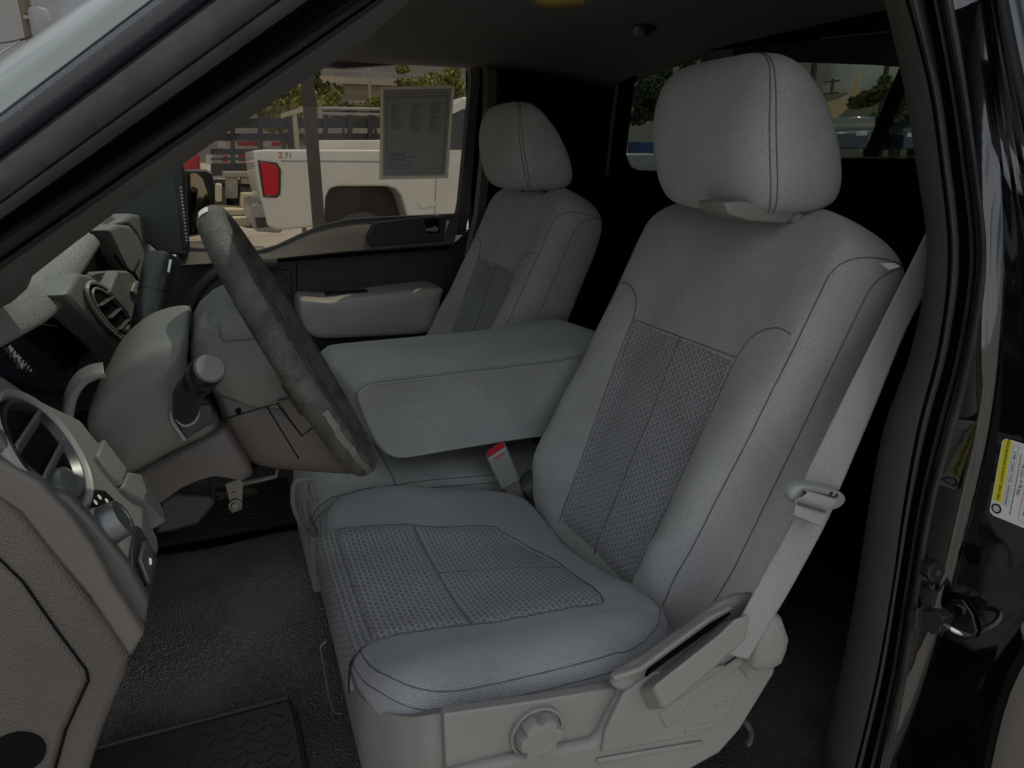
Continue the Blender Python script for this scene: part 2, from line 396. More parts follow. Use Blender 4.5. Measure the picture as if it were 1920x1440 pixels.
# headrest
HZ = [(1.434, .640, .728, .088), (1.440, .622, .749, .108), (1.452, .608, .762, .121), (1.475, .597, .762, .129), (1.51, .589, .750, .132), (1.54, .587, .733, .132), (1.565, .589, .716, .130), (1.585, .594, .698, .125), (1.602, .601, .681, .117), (1.614, .610, .664, .103), (1.621, .619, .652, .084), (1.6245, .627, .641, .055)]
def h_ring(z, xf, xb, hw, n=56, e=.5):
    cx, hx = (xf+xb)/2, (xb-xf)/2; r = []
    for k in range(n):
        a = 2*math.pi*k/n; c, s_ = math.cos(a), math.sin(a)
        ee = .62
        r.append(Vector((cx-hx*math.copysign(abs(c)**ee, c), SY+hw*math.copysign(abs(s_)**.55, s_), z)))
    return r
HS = spline([Vector((a, b, c)) for a, b, c, d in HZ], 4); HWS = spline([Vector((a, d, 0)) for a, b, c, d in HZ], 4)
hr = [h_ring(q.x, q.y, q.z, r_.y) for q, r_ in zip(HS, HWS)]
mb = MB(); mb.loft(hr); headrest = mb.build('headrest', 'fabric', driver, smooth=70)
mb = MB()
for sgn in (1, -1):
    for k0, dk in ((9, 0), (10, 0)):
        kk = k0 if sgn > 0 else 56-k0
        mb.tube([(r[kk]+(r[kk]-sum(r, Vector())/len(r)).normalized()*.0003) for r in hr[3:-2]], .0008, 6)
mb.build('seam', 'thread', headrest)
# headrest neck cover and post
mb = MB(); pillow(mb, PY([(1352, 380), (1362, 402), (1400, 414), (1470, 419), (1496, 398), (1500, 384), (1440, 380), (1380, 376)], -.49), (0, -1, 0), [(1, -.0), (.97, .006)], back=.05)
mb.build('neck_cover', 'trim_smooth', driver, bevel=.003)
for y in (-.335, -.465):
    mb = MB(); mb.tube([(.705, y, 1.40), (.692, y, 1.47)], .006, 12); mb.build('headrest_post', 'dark', driver)
mb = MB(); mb.lathe(P(1490, 410, y=-.485), (.3, 0, 1), [(.010, -.006), (.014, 0), (.013, .006), (.009, .008)], 20); mb.build('post_guide', 'trim_smooth', driver, smooth=40)
# side airbag tag on the shoulder
mb = MB(); mb.prism(PY([(1652, 494), (1678, 493), (1688, 500), (1668, 506)], -.625), (0, .003, 0)); mb.build('care_tag', 'white_mark', backrest)

# cushion
CX0, CX1, CHW = .085, .475, .262
def c_outline(ins, n=96):
    r = []; cx, hx = (CX0+CX1)/2, (CX1-CX0)/2-ins; hy = CHW-ins
    for k in range(n):
        a = 2*math.pi*k/n; c, s_ = math.cos(a), math.sin(a)
        r.append((cx+hx*math.copysign(abs(c)**.42, c), SY+hy*math.copysign(abs(s_)**.42, s_)))
    return r
def c_top(x, y):
    a = (y-SY)/CHW; u = (x-CX0)/(CX1-CX0)
    z = .987+.012*math.exp(-((abs(a)-.80)/.14)**2)-.014*math.exp(-(a/.5)**4)-.018*max(0, u-.3)-.075*max(0, u-.34)*max(0, min(1, (y-SY+.12)/.18))
    z -= .012*max(0, 1-u/.16)**2+.006*math.exp(-((x-.265)/.05)**2)*math.exp(-(a/.7)**2)
    wr = math.exp(-((a+.86)/.16)**2)*math.exp(-((u-.80)/.20)**2)      # loose cloth folds at the worn corner
    z += wr*(.0030*math.sin(150*(x+.55*y)+3*math.sin(40*x))+.0016*math.sin(330*(x+.8*y)+5*math.sin(55*y)))
    wr2 = math.exp(-((a+.72)/.2)**2)*math.exp(-((u-.6)/.3)**2)
    z += wr2*.0015*math.sin(240*(x+.9*y)+2*math.sin(60*x))
    return z
prof = [(.05, -.088), (.014, -.084), (.003, -.074), (-.004, -.055), (-.002, -.036), (.003, -.021)]
mb = MB(); rings = []
for ins_, dz in prof: rings.append([Vector((x, y, c_top(x, y)+dz-(.018 if x < .13 else 0)*max(0, (.13-x)/.05)*(0 if dz < -.03 else 1)*0)) for x, y in c_outline(ins_)])
for ins_, dz in ((.008, -.0115), (.015, -.005), (.024, -.0015), (.036, 0), (.05, 0), (.065, 0), (.08, 0), (.095, 0), (.11, 0), (.125, 0), (.14, 0), (.155, 0), (.17, 0), (.182, 0), (.19, 0)):
    rings.append([Vector((x, y, c_top(x, y)+dz)) for x, y in c_outline(ins_)])
mb.loft(rings); cushion = mb.build('seat_cushion', 'fabric_shaded', driver, smooth=75)
# cushion insert: front panel and rear panel
def c_patch(quad, nx=26, ny=26, lift=.0025):
    A, B, C_, D_ = [Vector((q[0], q[1], 0)) for q in quad]; rows = []
    for j in range(ny+1):
        v = j/ny; row = []
        for i in range(nx+1):
            u = i/nx; q = (A.lerp(B, u)).lerp(D_.lerp(C_, u), v); e = min(1, min(i, nx-i, j, ny-j)/1.0)
            row.append(Vector((q.x, q.y, c_top(q.x, q.y)+lift*e-.0015*(1-e))))
        rows.append(row)
    return rows
IY0, IY1 = SY-.150, SY+.150
mb = MB()
def c_rear(t): return .406-.014*max(0, (.4-t)/.4)**2-.060*max(0, (t-.45)/.55)**2
rows = []
for j in range(31):
    t = j/30; y0_ = IY0+(IY1-.03-IY0)*t; y1_ = IY0-.02+(IY1-IY0-.01)*t; row = []
    for i in range(27):
        u = i/26; x = .226+(c_rear(t)-.226)*u; y = y0_+(y1_-y0_)*u; e = min(1, min(i, 26-i, j, 30-j)); row.append(Vector((x, y, c_top(x, y)+.0025*e-.0015*(1-e))))
    rows.append(row)
mb.ribbon(rows)
mb.ribbon(c_patch([(.112, IY0+.02), (.2235, IY0), (.2235, IY1-.03), (.112, IY1-.01)]))
# the patterned cloth continues over the front edge
rows = []
for k, (ox, oz) in enumerate([(.112, 0), (.100, -.0028), (.092, -.0085), (.0855, -.02), (.0835, -.036), (.0820, -.055), (.086, -.072)]):
    rows.append([Vector((ox-.0015, IY0+.02+(IY1-IY0-.03)*i/20, c_top(max(ox, .10), IY0+.02+(IY1-IY0-.03)*i/20)+oz+.002)) for i in range(21)])
mb.ribbon(rows)
mb.build('insert_panel', 'insert', cushion, smooth=75, label='darker patterned centre panel of the cushion')
def c_curve(pts, lift=.0012): return [Vector((q.x, q.y, c_top(q.x, q.y)+lift)) for q in spline([Vector((a, b, 0)) for a, b in pts], 8)]
mb = MB()
mb.tube(c_curve([(.225, IY0), (.225, SY), (.225, IY1-.03)]), .0008, 6)
mb.tube(c_curve([(.226, SY-.01), (.28, SY-.006), (.40, SY-.03)], .0023), .0009, 6)
for s_ in ([(.112, IY0+.02), (.16, IY0+.012), (.225, IY0), (.31, IY0-.008), (.375, IY0-.016), (.392, IY0-.012), (.401, IY0+.03), (.407, SY-.02), (.402, SY+.03), (.385, SY+.075), (.362, SY+.105), (.345, SY+.120), (.225, IY1-.03), (.112, IY1-.01)],):
    mb.tube(c_curve(s_), .0008, 6)
ol = c_outline(.012); ol2 = c_outline(.0035)
mb.tube([Vector((x, y, c_top(x, y)-.0080)) for x, y in ol], .0009, 6, closed=True)
mb.tube([Vector((x, y, c_top(x, y)-.0210)) for x, y in ol2], .0009, 6, closed=True)
mb.build('seam', 'thread', cushion, label='dark stitching round the cushion')
# moulded base: front valance, knob panel, rear shield
YB = -.672
mb = MB()
fr = spline([P(1165, 1284, y=YB), P(1000, 1312, y=YB), P(835, 1336, y=YB+.004), P(762, 1344, y=-.645), P(712, 1330, y=-.612), P(675, 1305, y=-.575), P(658, 1262, y=-.53), P(630, 1150, y=-.42), P(612, 1070, y=-.30), P(606, 1030, y=-.2)], 6)
lowfr = [Vector((q.x+(.012 if i > 20 else 0), q.y, q.z-.20)) for i, q in enumerate(fr)]
outl = [[q+Vector((0, 0, 0)) for q in fr], [Vector((q.x, q.y-.008, q.z-.010)) for q in fr], [Vector((q.x-.003, q.y-.012, q.z-.03)) for q in fr], [Vector((q.x-.002, q.y-.012, q.z-.09)) for q in fr], [Vector((q.x+.006, q.y-.006, q.z-.16)) for q in fr], [Vector((q.x+.02, q.y+.01, q.z-.25)) for q in fr]]
inner = [Vector((q.x+.03, q.y+.06, q.z-.03)) for q in fr]
mb.ribbon([inner]+outl); mb.build('seat_base', 'trim', driver, smooth=50)
YK = -.690
mb = MB(); mb.prism(PY([(832, 1340), (1000, 1316), (1168, 1288), (1166, 1300), (1130, 1362), (1120, 1385), (1108, 1392), (980, 1417), (836, 1452)], YK), (0, .012, 0))
mb.build('knob_panel', 'trim_smooth', driver, bevel=.002)
kc = P(1006, 1371, y=YK-.002)
mb = MB(); mb.lathe(kc, (0, -1, 0), [(.029, -.004), (.029, .002), (.0265, .0025), (.026, .0)], 40, mi=1)
mb.lathe(kc, (0, -1, 0), [(.024, -.002), (.0245, .010), (.0225, .014), (.014, .0145), (.0130, .0135), (.0, .0135)], 60, wob=lambda t, r: 1-.20*max(0, math.cos(t*2*math.pi*6))**2*(1 if r > .02 else 0))
mb.build('lumbar_knob', ['trim_smooth', 'trim'], driver, smooth=40)
# rear shield with recliner handle
YS = -.70
mb = MB()
mb.prism(PY([(1147, 1292), (1160, 1270), (1215, 1240), (1300, 1180), (1352, 1140), (1390, 1122), (1420, 1120), (1450, 1140), (1470, 1185), (1468, 1200), (1458, 1222), (1456, 1262), (1390, 1370), (1350, 1415), (1270, 1460), (1120, 1490), (980, 1500), (850, 1520), (836, 1455), (980, 1419), (1110, 1394), (1123, 1386), (1134, 1362), (1168, 1300)], YS), (0, .016, 0))
shield = mb.build('side_shield', 'trim', driver, bevel=.007, seg=3)
mb = MB(); mb.prism(PY([(1170, 1302), (1225, 1262), (1384, 1246), (1404, 1272), (1360, 1350), (1340, 1370), (1300, 1380), (1128, 1412), (1136, 1370)], YS-.004), (0, .006, 0))
mb.prism(PY([(1283, 1368), (1340, 1353), (1345, 1358), (1340, 1364), (1286, 1377)], YS-.0055), (0, .004, 0))
mb.prism(PY([(1341, 1320), (1366, 1313), (1365, 1322), (1343, 1327)], YS-.0055), (0, .004, 0))
mb.prism(PY([(1120, 1425), (1318, 1391), (1320, 1398), (1122, 1434)], YS-.0035), (0, .004, 0))
mb.build('shield_plate', 'trim', shield, bevel=.0025, seg=2)
# recess round the handle and the handle itself
mb = MB(); mb.prism(PY([(1236, 1340), (1250, 1328), (1400, 1225), (1395, 1246), (1300, 1315), (1256, 1366), (1246, 1364)], YS-.006), (0, .005, 0)); mb.build('handle_recess', 'trim', shield, bevel=.003)
mb = MB(); mb.prism(PY([(1224, 1290), (1238, 1277), (1346, 1192), (1380, 1160), (1408, 1150), (1400, 1198), (1342, 1252), (1252, 1328), (1241, 1328)], YS-.028), (0, .026, -.024))
mb.build('recliner_handle', 'trim_smooth', shield, bevel=.009, seg=4)
mb = MB(); mb.prism(PY([(1212, 1270), (1218, 1258), (1242, 1240), (1330, 1176), (1365, 1148), (1371, 1151), (1334, 1180), (1246, 1243), (1218, 1264)], YS-.004), (0, .006, 0))
mb.build('handle_slot', 'black', shield)
mb = MB(); mb.prism(PY([(1150, 1270), (1200, 1255), (1330, 1160), (1372, 1138), (1378, 1143), (1330, 1171), (1205, 1262), (1152, 1280)], YS-.006), (0, .008, 0)); mb.build('slot_lip', 'trim_smooth', shield, bevel=.002)
# belt anchor cover
mb = MB(); pillow(mb, PY(spline([Vector((a, b, 0)) for a, b in [(1405, 1205), (1430, 1150), (1455, 1146), (1470, 1188), (1462, 1225), (1440, 1250), (1415, 1254), (1398, 1244)]], 4, True) and [(1405, 1205), (1420, 1165), (1440, 1142), (1458, 1150), (1471, 1188), (1466, 1212), (1456, 1238), (1436, 1250), (1412, 1254), (1397, 1242)], YS-.012), (0, -1, 0), [(1, 0), (.96, .006), (.85, .010), (.5, .012)], back=.03)
mb.build('anchor_cover', 'trim', shield, smooth=60)
# wire handle and track under the front edge, plastic loop on the inner side
mb = MB(); mb.tube(spline(PY([(640, 1338), (622, 1325), (604, 1230), (602, 1212), (612, 1202)], -.42), 5), .0017, 8); mb.build('adjuster_bar', 'steel', driver); mb = MB(); mb.tube(spline(PY([(1395, 1350), (1408, 1372), (1405, 1392), (1398, 1396)], -.62), 4), .004, 8)
mb.build('track_hook', 'steel', driver)
mb = MB(); mb.tube(spline(PY([(590, 898), (556, 903), (549, 925), (552, 955), (568, 990), (580, 1001), (598, 1004)], -.13), 5), .0042, 8); mb.tube(spline(PY([(571, 940), (575, 968), (590, 998)], -.13), 5), .005, 8)
pillow(mb, PY([(577, 905), (588, 902), (598, 940), (592, 942), (582, 928)], -.125), (0, -1, 0), [(1, 0), (.8, .004)], back=.01)
mb.build('inner_handle', 'trim', driver)
mb = MB(); mb.box((.13, SY-.2, .60), (.47, SY+.22, .88)); mb.build('seat_frame', 'black', driver, bevel=.01)

# ------------------------------------------------------------------ passenger seat: the same seat without the side controls
pdx = Vector((.022, .80, 0))
pas = driver.copy(); COL.objects.link(pas); pas.location = driver.location+pdx; pas.name = 'passenger_seat'
tag(pas, 'grey cloth passenger seat farther away, beside the far door window', 'car seat')
for o in (backrest, headrest, cushion):
    c = o.copy(); c.data = o.data.copy(); COL.objects.link(c); c.parent = pas
    c.data.materials[0] = M['fabric_far']
    for g in o.children:
        if g.name.startswith('care_tag'): continue
        d = g.copy(); COL.objects.link(d); d.parent = c
for o in [o for o in driver.children if o.name.startswith('headrest_post') or o.name.startswith('seat_frame')]:
    c = o.copy(); COL.objects.link(c); c.parent = pas

# ------------------------------------------------------------------ centre seat with folded armrest
cen = thing('center_armrest_seat', 'grey cloth middle seat with its back folded down as a thick armrest', 'car seat', (.3, 0, .62))
near = [(668, 745), (676, 728), (700, 718), (800, 706), (1040, 678), (1190, 660), (1190, 796), (1000, 820), (860, 842), (765, 858), (735, 857), (712, 842), (690, 805)]
ptsn = spline(PY(near, -.135), 4, True)
cmid = sum(ptsn, Vector())/len(ptsn)
rings = []
for y, sc, dz in ((-.1345, .93, 0), (-.138, .965, 0), (-.1365, .985, 0), (-.130, 1.0, 0), (-.122, 1.01, .002), (-.06, 1.015, .004), (0, 1.02, .005), (.06, 1.015, .004), (.115, 1.01, .002), (.128, .985, 0), (.132, .94, 0)):
    rings.append([Vector((cmid.x+(q.x-cmid.x)*sc-(y+.135)*.07, y, cmid.z+(q.z-cmid.z)*sc+dz+(y+.135)*.015)) for q in ptsn])
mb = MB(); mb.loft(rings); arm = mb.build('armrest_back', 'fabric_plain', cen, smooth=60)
mb = MB(); mb.tube([Vector((q.x, -.1345, q.z)) for q in [cmid+(q-cmid)*.988 for q in ptsn]], .0013, 6, closed=True); mb.tube([Vector((q.x, -.1275, q.z)) for q in [cmid+(q-cmid)*1.004 for q in ptsn]], .0009, 6, closed=True)
mb.build('seam', 'thread', arm)
mb = MB(); rings = []
for k, (x, zt) in enumerate([(.085, .90), (.088, .93), (.10, .955), (.125, .972), (.18, .978), (.3, .974), (.42, .962), (.55, .95)]):
    hw = .128 if k else .12; r = []
    for a, z in ((-1, .80), (-1.0, zt-.035), (-.99, zt-.018), (-.95, zt-.006), (-.86, zt), (-.4, zt+.004), (0, zt+.004), (.4, zt+.004), (.86, zt), (.95, zt-.006), (1, zt-.03), (1, .80)): r.append(Vector((x, a*hw, z)))
    rings.append(r)
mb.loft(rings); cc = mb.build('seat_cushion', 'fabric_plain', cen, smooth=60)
mb = MB()
for dz, k in ((.0012, 3), (.001, 2)): mb.tube([r[k]+Vector((0, -.0006, dz)) for r in rings], .0008, 6)
mb.tube([Vector((.235, a*.128, z)) for a, z in ((-1, .93), (-.99, .959), (-.95, .972), (-.86, .9775), (-.4, .9815), (.4, .9815))], .001, 6)
mb.build('seam', 'thread', cc)
# seat belt buckle between the seats
bk = thing('belt_buckle', 'grey belt buckle with red button poking up between driver seat and armrest', 'belt buckle', P(960, 920, y=-.150))
a0, a1, a2, a3 = PY([(914, 862), (950, 838), (977, 902), (941, 921)], -.165)
mb = MB(); mb.prism([a0, a1, a2, a3], (.004, .026, .004)); bb = mb.build('buckle_body', 'belt_plastic', bk, bevel=.004, seg=3)
mb = MB(); u = (a1-a0); v = (a3-a0); dn = Vector((.004, .026, .004))
n_top = -(v.normalized()); q0 = a0+u*.10+dn*.16+n_top*.0012; 
mb.prism([a0+u*.08+dn*.2, a0+u*.10+dn*.12+v*.02, a0+u*.3+v*.0-dn*.02+v*.115, a0+u*.76-dn*.02+v*.115, a0+u*.93+dn*.12+v*.02, a0+u*.93+dn*.75, a0+u*.1+dn*.75], n_top*.0024)
mb.build('release_button', 'red', bk, bevel=.0008)
mb = MB(); mb.prism(PY([(945, 915), (972, 900), (985, 938), (960, 945)], -.150), (.002, .004, 0)); mb.build('buckle_strap', 'belt_plastic', bk)
mb = MB(); pillow(mb, PY([(978, 918), (1002, 892), (1030, 925), (1000, 945)], -.155), (0, -1, 0), [(1, 0), (.8, .006), (.4, .009)], back=.03); mb.build('hinge_cover', 'dash', cen, smooth=60)
# ------------------------------------------------------------------ steering column and wheel
WC = Vector((.067, -.40, 1.299)); WN = Vector((.902, 0, .432)); WA = Vector((math.sin(rad(2.4)), math.cos(rad(2.4)), 0)); WB = Vector((.432, 0, -.902))
WN = -(WA.cross(WB)).normalized()
colm = thing('steering_column', 'worn steering wheel on its grey column in front of the driver seat', 'steering wheel', tuple(WC))
mb = MB(); R0 = .1585; rings = []
for i in range(96):
    a = 2*math.pi*i/96; e1 = WA*math.sin(a)+WB*math.cos(a); r = []
    for k in range(16):
        b = 2*math.pi*k/16; r.append(WC+e1*(R0+.0132*math.cos(b))+WN*.0156*math.sin(b))
    rings.append(r)
rings.append(rings[0]); mb.loft(rings, False); rim = mb.build('wheel_rim', 'wheel', colm, smooth=60)
# rubbed patch and torn spot on the near side of the rim
def rim_patch(a0, a1, b0, b1, lift=.0006, n=24):
    rows = []
    for i in range(n+1):
        a = rad(a0+(a1-a0)*i/n); e1 = WA*math.sin(a)+WB*math.cos(a); row = []
        for k in range(9):
            b = rad(b0+(b1-b0)*k/8 + (3*math.sin(i*.22)+1.2*math.sin(i*.6))*(1 if k in (0, 8) else 0)); row.append(WC+e1*(R0+(.0132+lift)*math.cos(b))+WN*(.0156+lift)*math.sin(b))
        rows.append(row)
    return rows
mb = MB(); mb.ribbon(rim_patch(-80, -28, 0, 24, .0005, 90)); mb.build('rubbed_patch', 'wheel_worn', rim, smooth=60, label='pale rubbed through stretch of the rim')
mb = MB(); mb.ribbon(rim_patch(-167, -174, -30, 10, .0008, 6)); mb.build('torn_spot', 'white_mark', rim, smooth=60, label='torn pale spot at the top of the rim')
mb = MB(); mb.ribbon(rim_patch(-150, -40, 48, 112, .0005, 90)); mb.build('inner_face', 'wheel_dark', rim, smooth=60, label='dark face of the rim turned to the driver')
# spokes and hub
mb = MB()
for sg in (-1, 1):
    mb.obox(WC+WA*sg*.102+WB*.01-WN*.012, WA*.052, WB*.020, WN*.007)
mb.obox(WC+WB*.108-WN*.012, WB*.045, WA*.03, WN*.007)
mb.build('spoke', 'wheel_dark', colm, bevel=.004)
YH = -.47
hub = [(357, 648), (372, 620), (402, 592), (440, 573), (480, 572), (530, 600), (585, 690), (640, 790), (668, 850), (655, 878), (600, 873), (520, 868), (486, 862), (460, 850), (425, 800), (392, 720), (356, 690)]
mb = MB(); pillow(mb, PY(hub, YH), (0, -1, 0), [(1, -.03), (1, 0), (.975, .008), (.93, .013), (.8, .017), (.4, .020)], back=.16)
hubo = mb.build('wheel_hub', 'shroud', colm, smooth=50)
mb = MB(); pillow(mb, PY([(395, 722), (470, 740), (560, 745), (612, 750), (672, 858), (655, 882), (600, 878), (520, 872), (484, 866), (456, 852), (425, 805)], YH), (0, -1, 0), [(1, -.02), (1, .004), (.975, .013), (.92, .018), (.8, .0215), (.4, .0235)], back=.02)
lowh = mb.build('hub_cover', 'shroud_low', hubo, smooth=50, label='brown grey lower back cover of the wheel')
mb = MB(); mb.prism(PY([(520, 752), (548, 745), (587, 800), (566, 817)], YH-.0245), (0, .004, 0)); mb.build('cover_plate', 'shroud_low', lowh, bevel=.001)
mb = MB()
for l in ([(420, 786), (500, 762), (560, 860)], [(500, 762), (520, 757), (566, 818), (587, 802)], [(520, 757), (548, 745)]): mb.tube(PY(l, YH-.0238), .0007, 6)
mb.lathe(P(447, 770, y=YH-.022), (0, -1, 0), [(.003, 0), (.003, .002)], 12)
mb.build('gap_line', 'black', lowh)
mb = MB(); pillow(mb, PY([(409, 600), (428, 582), (470, 572), (500, 585), (520, 632), (480, 634), (420, 640), (411, 632)], YH-.018), (0, -1, 0), [(1, 0), (.96, .004), (.8, .006)], back=.012)
mb.build('horn_pad', 'dash_pad', hubo, smooth=50, label='pebbled grey horn pad')
# column shroud: two halves
YC = -.475
sh = [(168, 800), (167, 770), (176, 740), (195, 706), (222, 676), (258, 648), (300, 631), (338, 625), (353, 634), (352, 690), (372, 740), (415, 795), (330, 840), (235, 889), (205, 850)]
mb = MB(); pillow(mb, spline(PY(sh, YC), 3, True), (0, -1, 0), [(1, -.03), (1, 0), (.985, .010), (.95, .019), (.88, .027), (.75, .033), (.5, .037), (.2, .038)], back=.15)
shr = mb.build('column_shroud', 'shroud', colm, smooth=60)
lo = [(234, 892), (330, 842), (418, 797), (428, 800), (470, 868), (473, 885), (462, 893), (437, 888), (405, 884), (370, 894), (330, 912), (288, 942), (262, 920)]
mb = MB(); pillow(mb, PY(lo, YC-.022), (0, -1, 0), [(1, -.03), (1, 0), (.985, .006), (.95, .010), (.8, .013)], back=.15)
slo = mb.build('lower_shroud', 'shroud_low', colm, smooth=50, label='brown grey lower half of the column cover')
mb = MB(); mb.prism(PY([(321, 780), (328, 764), (352, 760), (395, 760), (404, 790), (350, 824), (340, 812)], YC-.0385), (0, .01, 0)); mb.build('stalk_recess', 'dark', shr, bevel=.002)
mb = MB(); mb.tube(PY([(320, 772), (322, 790), (346, 825)], YC-.040), .0018, 6); mb.tube(spline(PY([(330, 785), (345, 798), (365, 790), (372, 770), (362, 757)], YC-.041), 4), .0016, 6); mb.build('recess_trim', 'trim', shr)
# turn signal stalk
s0, s1, s2 = P(348, 778, y=YC-.030), P(352, 738, y=YC-.075), P(393, 690, y=YC-.125)
mb = MB(); mb.tube(spline([s0, s0.lerp(s1, .6), s1, s1.lerp(s2, .5), s2.lerp(s1, .3)], 5), [.0115]*6+[.012]*6+[.0125]*9, 20)
stalk = mb.build('turn_signal_stalk', 'dark', colm, smooth=50)
ax = (s2-s1).normalized()
mb = MB(); mb.lathe(s2-ax*.022, ax, [(.0118, -.014), (.0135, -.012), (.0135, 0), (.0132, .001), (.0138, .002), (.0138, .020), (.0130, .0225)], 48, wob=lambda t, r: 1-.04*(math.cos(t*2*math.pi*16) > .3)*(r > .0135)); mb.lathe(s2-ax*.022, ax, [(.0120, .0222), (.0114, .0236), (0, .0238)], 32, mi=1)
mb.build('stalk_tip', ['gloss_black', 'shroud'], stalk, smooth=40)
# gear lever beyond the column
g0, g1 = P(268, 660, y=-.26), P(305, 478, y=-.20); gx = (g1-g0)
mb = MB(); prof = [(.017, -.05), (.018, .0), (.0195, .3), (.0200, .55), (.0195, .60)]
mb.lathe(g0, gx, [(r, h*gx.length) for r, h in prof], 32); mb.lathe(g0, gx, [(.0205, .60*gx.length), (.0205, .67*gx.length)], 40, wob=lambda t, r: 1-.04*(math.cos(t*2*math.pi*20) > 0))
mb.lathe(g0, gx, [(r, h*gx.length) for r, h in [(.0195, .67), (.0205, .75), (.0200, .95), (.0185, .985), (.014, 1.0), (.0, 1.003)]], 32)
gl = mb.build('gear_lever', 'lever', colm, smooth=40)
gv = gx.normalized(); gs = (CAM-g0); gs = (gs-gv*gs.dot(gv)).normalized(); gw = gv.cross(gs)
mb = MB()
for k in range(6):
    a_ = rad(28); dd = gs*math.cos(a_)-gw*math.sin(a_)*-1 if False else (gs*math.cos(a_)+gw*math.sin(a_)*(1 if (gw.dot(RT) > 0) else -1))
    mb.obox(g0+gv*(gx.length*(.80+.022*k))+dd*.0204, gv*.0012, gw*.0016, dd*.0003)
mb.build('lever_marking', 'white_mark', gl)
# knee bolster under the column with release bracket
mb = MB(); mb.prism(PY([(300, 940), (330, 925), (395, 930), (405, 945), (372, 985), (315, 1000), (290, 1003)], -.43), (0, .1, 0)); mb.build('lower_bracket', 'dark', colm, bevel=.004)
mb = MB(); mb.prism(PY([(422, 908), (450, 898), (456, 905), (454, 955), (434, 963), (428, 930)], -.38), (0, .003, 0)); mb.lathe(P(441, 947, y=-.381), (0, -1, 0), [(.008, 0), (.008, .002), (.005, .0025), (.0045, .004), (0, .004)], 24); mb.lathe(P(439, 926, y=-.381), (0, -1, 0), [(.003, 0), (.003, .001)], 12)
mb.tube(PY([(452, 908), (490, 900), (517, 893), (520, 880)], -.34), .003, 8)
mb.build('steel_bracket', 'steel', colm, bevel=.0005)

# ------------------------------------------------------------------ dashboard
dash = thing('dashboard', 'grey dashboard with round air vent, light knob and hooded gauges', 'dashboard', (-.2, -.2, 1.2))
DN = (.905, 0, .425); D0 = (-.15, -.6, 1.35)
def DP(l, up=0.0): return [q+Vector(DN)*up for q in PNL(l, D0, DN)]
inN = -Vector(DN)
# fascia with vent, knob, switch
mb = MB(); mb.prism(DP([(-60, 720), (0, 700), (60, 742), (150, 785), (190, 835), (262, 935), (298, 1010), (300, 1030), (276, 1130), (242, 1068), (175, 984), (128, 934), (99, 928), (38, 878), (-60, 790)]), inN*.03)
fas = mb.build('fascia', 'dash', dash, bevel=.004, seg=3)
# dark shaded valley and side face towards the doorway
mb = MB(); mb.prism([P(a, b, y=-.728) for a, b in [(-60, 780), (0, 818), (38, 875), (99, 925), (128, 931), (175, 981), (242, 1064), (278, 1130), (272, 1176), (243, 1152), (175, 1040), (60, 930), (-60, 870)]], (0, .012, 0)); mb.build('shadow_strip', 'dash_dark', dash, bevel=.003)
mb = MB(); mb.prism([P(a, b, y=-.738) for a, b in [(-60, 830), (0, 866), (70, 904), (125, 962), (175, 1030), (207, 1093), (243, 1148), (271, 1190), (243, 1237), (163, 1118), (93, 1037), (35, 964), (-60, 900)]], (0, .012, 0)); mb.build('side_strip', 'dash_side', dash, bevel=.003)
ep = [(-80, 890), (-20, 925), (35, 966), (92, 1038), (160, 1122), (205, 1182), (240, 1234), (234, 1270), (190, 1375), (160, 1470), (-80, 1470)]
YE = -.742
mb = MB(); mb.prism(PY(ep, YE), (0, .05, 0)); endp = mb.build('end_panel', 'dash_end', dash, bevel=.006, seg=3)
ip = [(-80, 1000), (-20, 1035), (40, 1095), (100, 1180), (158, 1258), (162, 1275), (120, 1365), (92, 1470), (-80, 1470)]
mb = MB(); mb.prism(PY(ip, YE-.0035), (0, .006, 0)); fc = mb.build('access_cover', 'dash_end', endp, bevel=.003)
mb = MB(); rr = PY(ip[:9], YE-.0012); mb.tube(PY([(-80, 1004), (-20, 1031), (43, 1091), (103, 1177), (163, 1258), (166, 1276), (124, 1368), (96, 1470)], YE-.0008), .0009, 6); mb.build('gap_line', 'black', endp)
hc = P(32, 1412, y=YE-.004)
mb = MB(); mb.lathe(hc, (0, -1, 0), [(.0165, -.002), (.0165, .0006), (.0, .0006)], 40); mb.build('key_hole', 'black', fc)
# round vent
vc = PN(72, 852, D0, DN); DU = Vector((-.425, 0, .905)); DY = Vector((0, 1, 0)); dn = Vector(DN)
def ell(c, rx, rz, h, n=48): return [c+DY*rx*math.cos(2*math.pi*k/n)+DU*rz*math.sin(2*math.pi*k/n)+dn*h for k in range(n)]
vx, vz = .055, .048
mb = MB(); mb.loft([ell(vc, vx*1.0, vz*1.0, .001), ell(vc, vx*1.0, vz*1.0, .006), ell(vc, vx*.95, vz*.95, .008), ell(vc, vx*.90, vz*.90, .005), ell(vc, vx*.84, vz*.84, -.012), ell(vc, vx*.8, vz*.8, -.028)], cap=False)
vent = mb.build('air_vent', 'trim_smooth', dash, smooth=40)
mb = MB(); mb.prism(ell(vc, vx*.86, vz*.86, .0012), dn*.0006); mb.build('vent_hole', 'black', vent)
mb = MB(); mb.loft([ell(vc, vx*.84, vz*.84, .003), ell(vc, vx*.84, vz*.84, .006), ell(vc, vx*.78, vz*.78, .0065), ell(vc, vx*.70, vz*.70, .002)], cap=False); mb.build('vent_ring', 'lever', vent, smooth=40)
mb = MB()
for k, (o, w_) in enumerate(((.014, .036), (-.012, .036))):
    c = vc+DU*o+dn*.002; mb.obox(c, DY*w_, DU*.006+dn*.005, DU*.0009-dn*.0011)
mb.build('vane', 'gloss_grey', vent, bevel=.001)
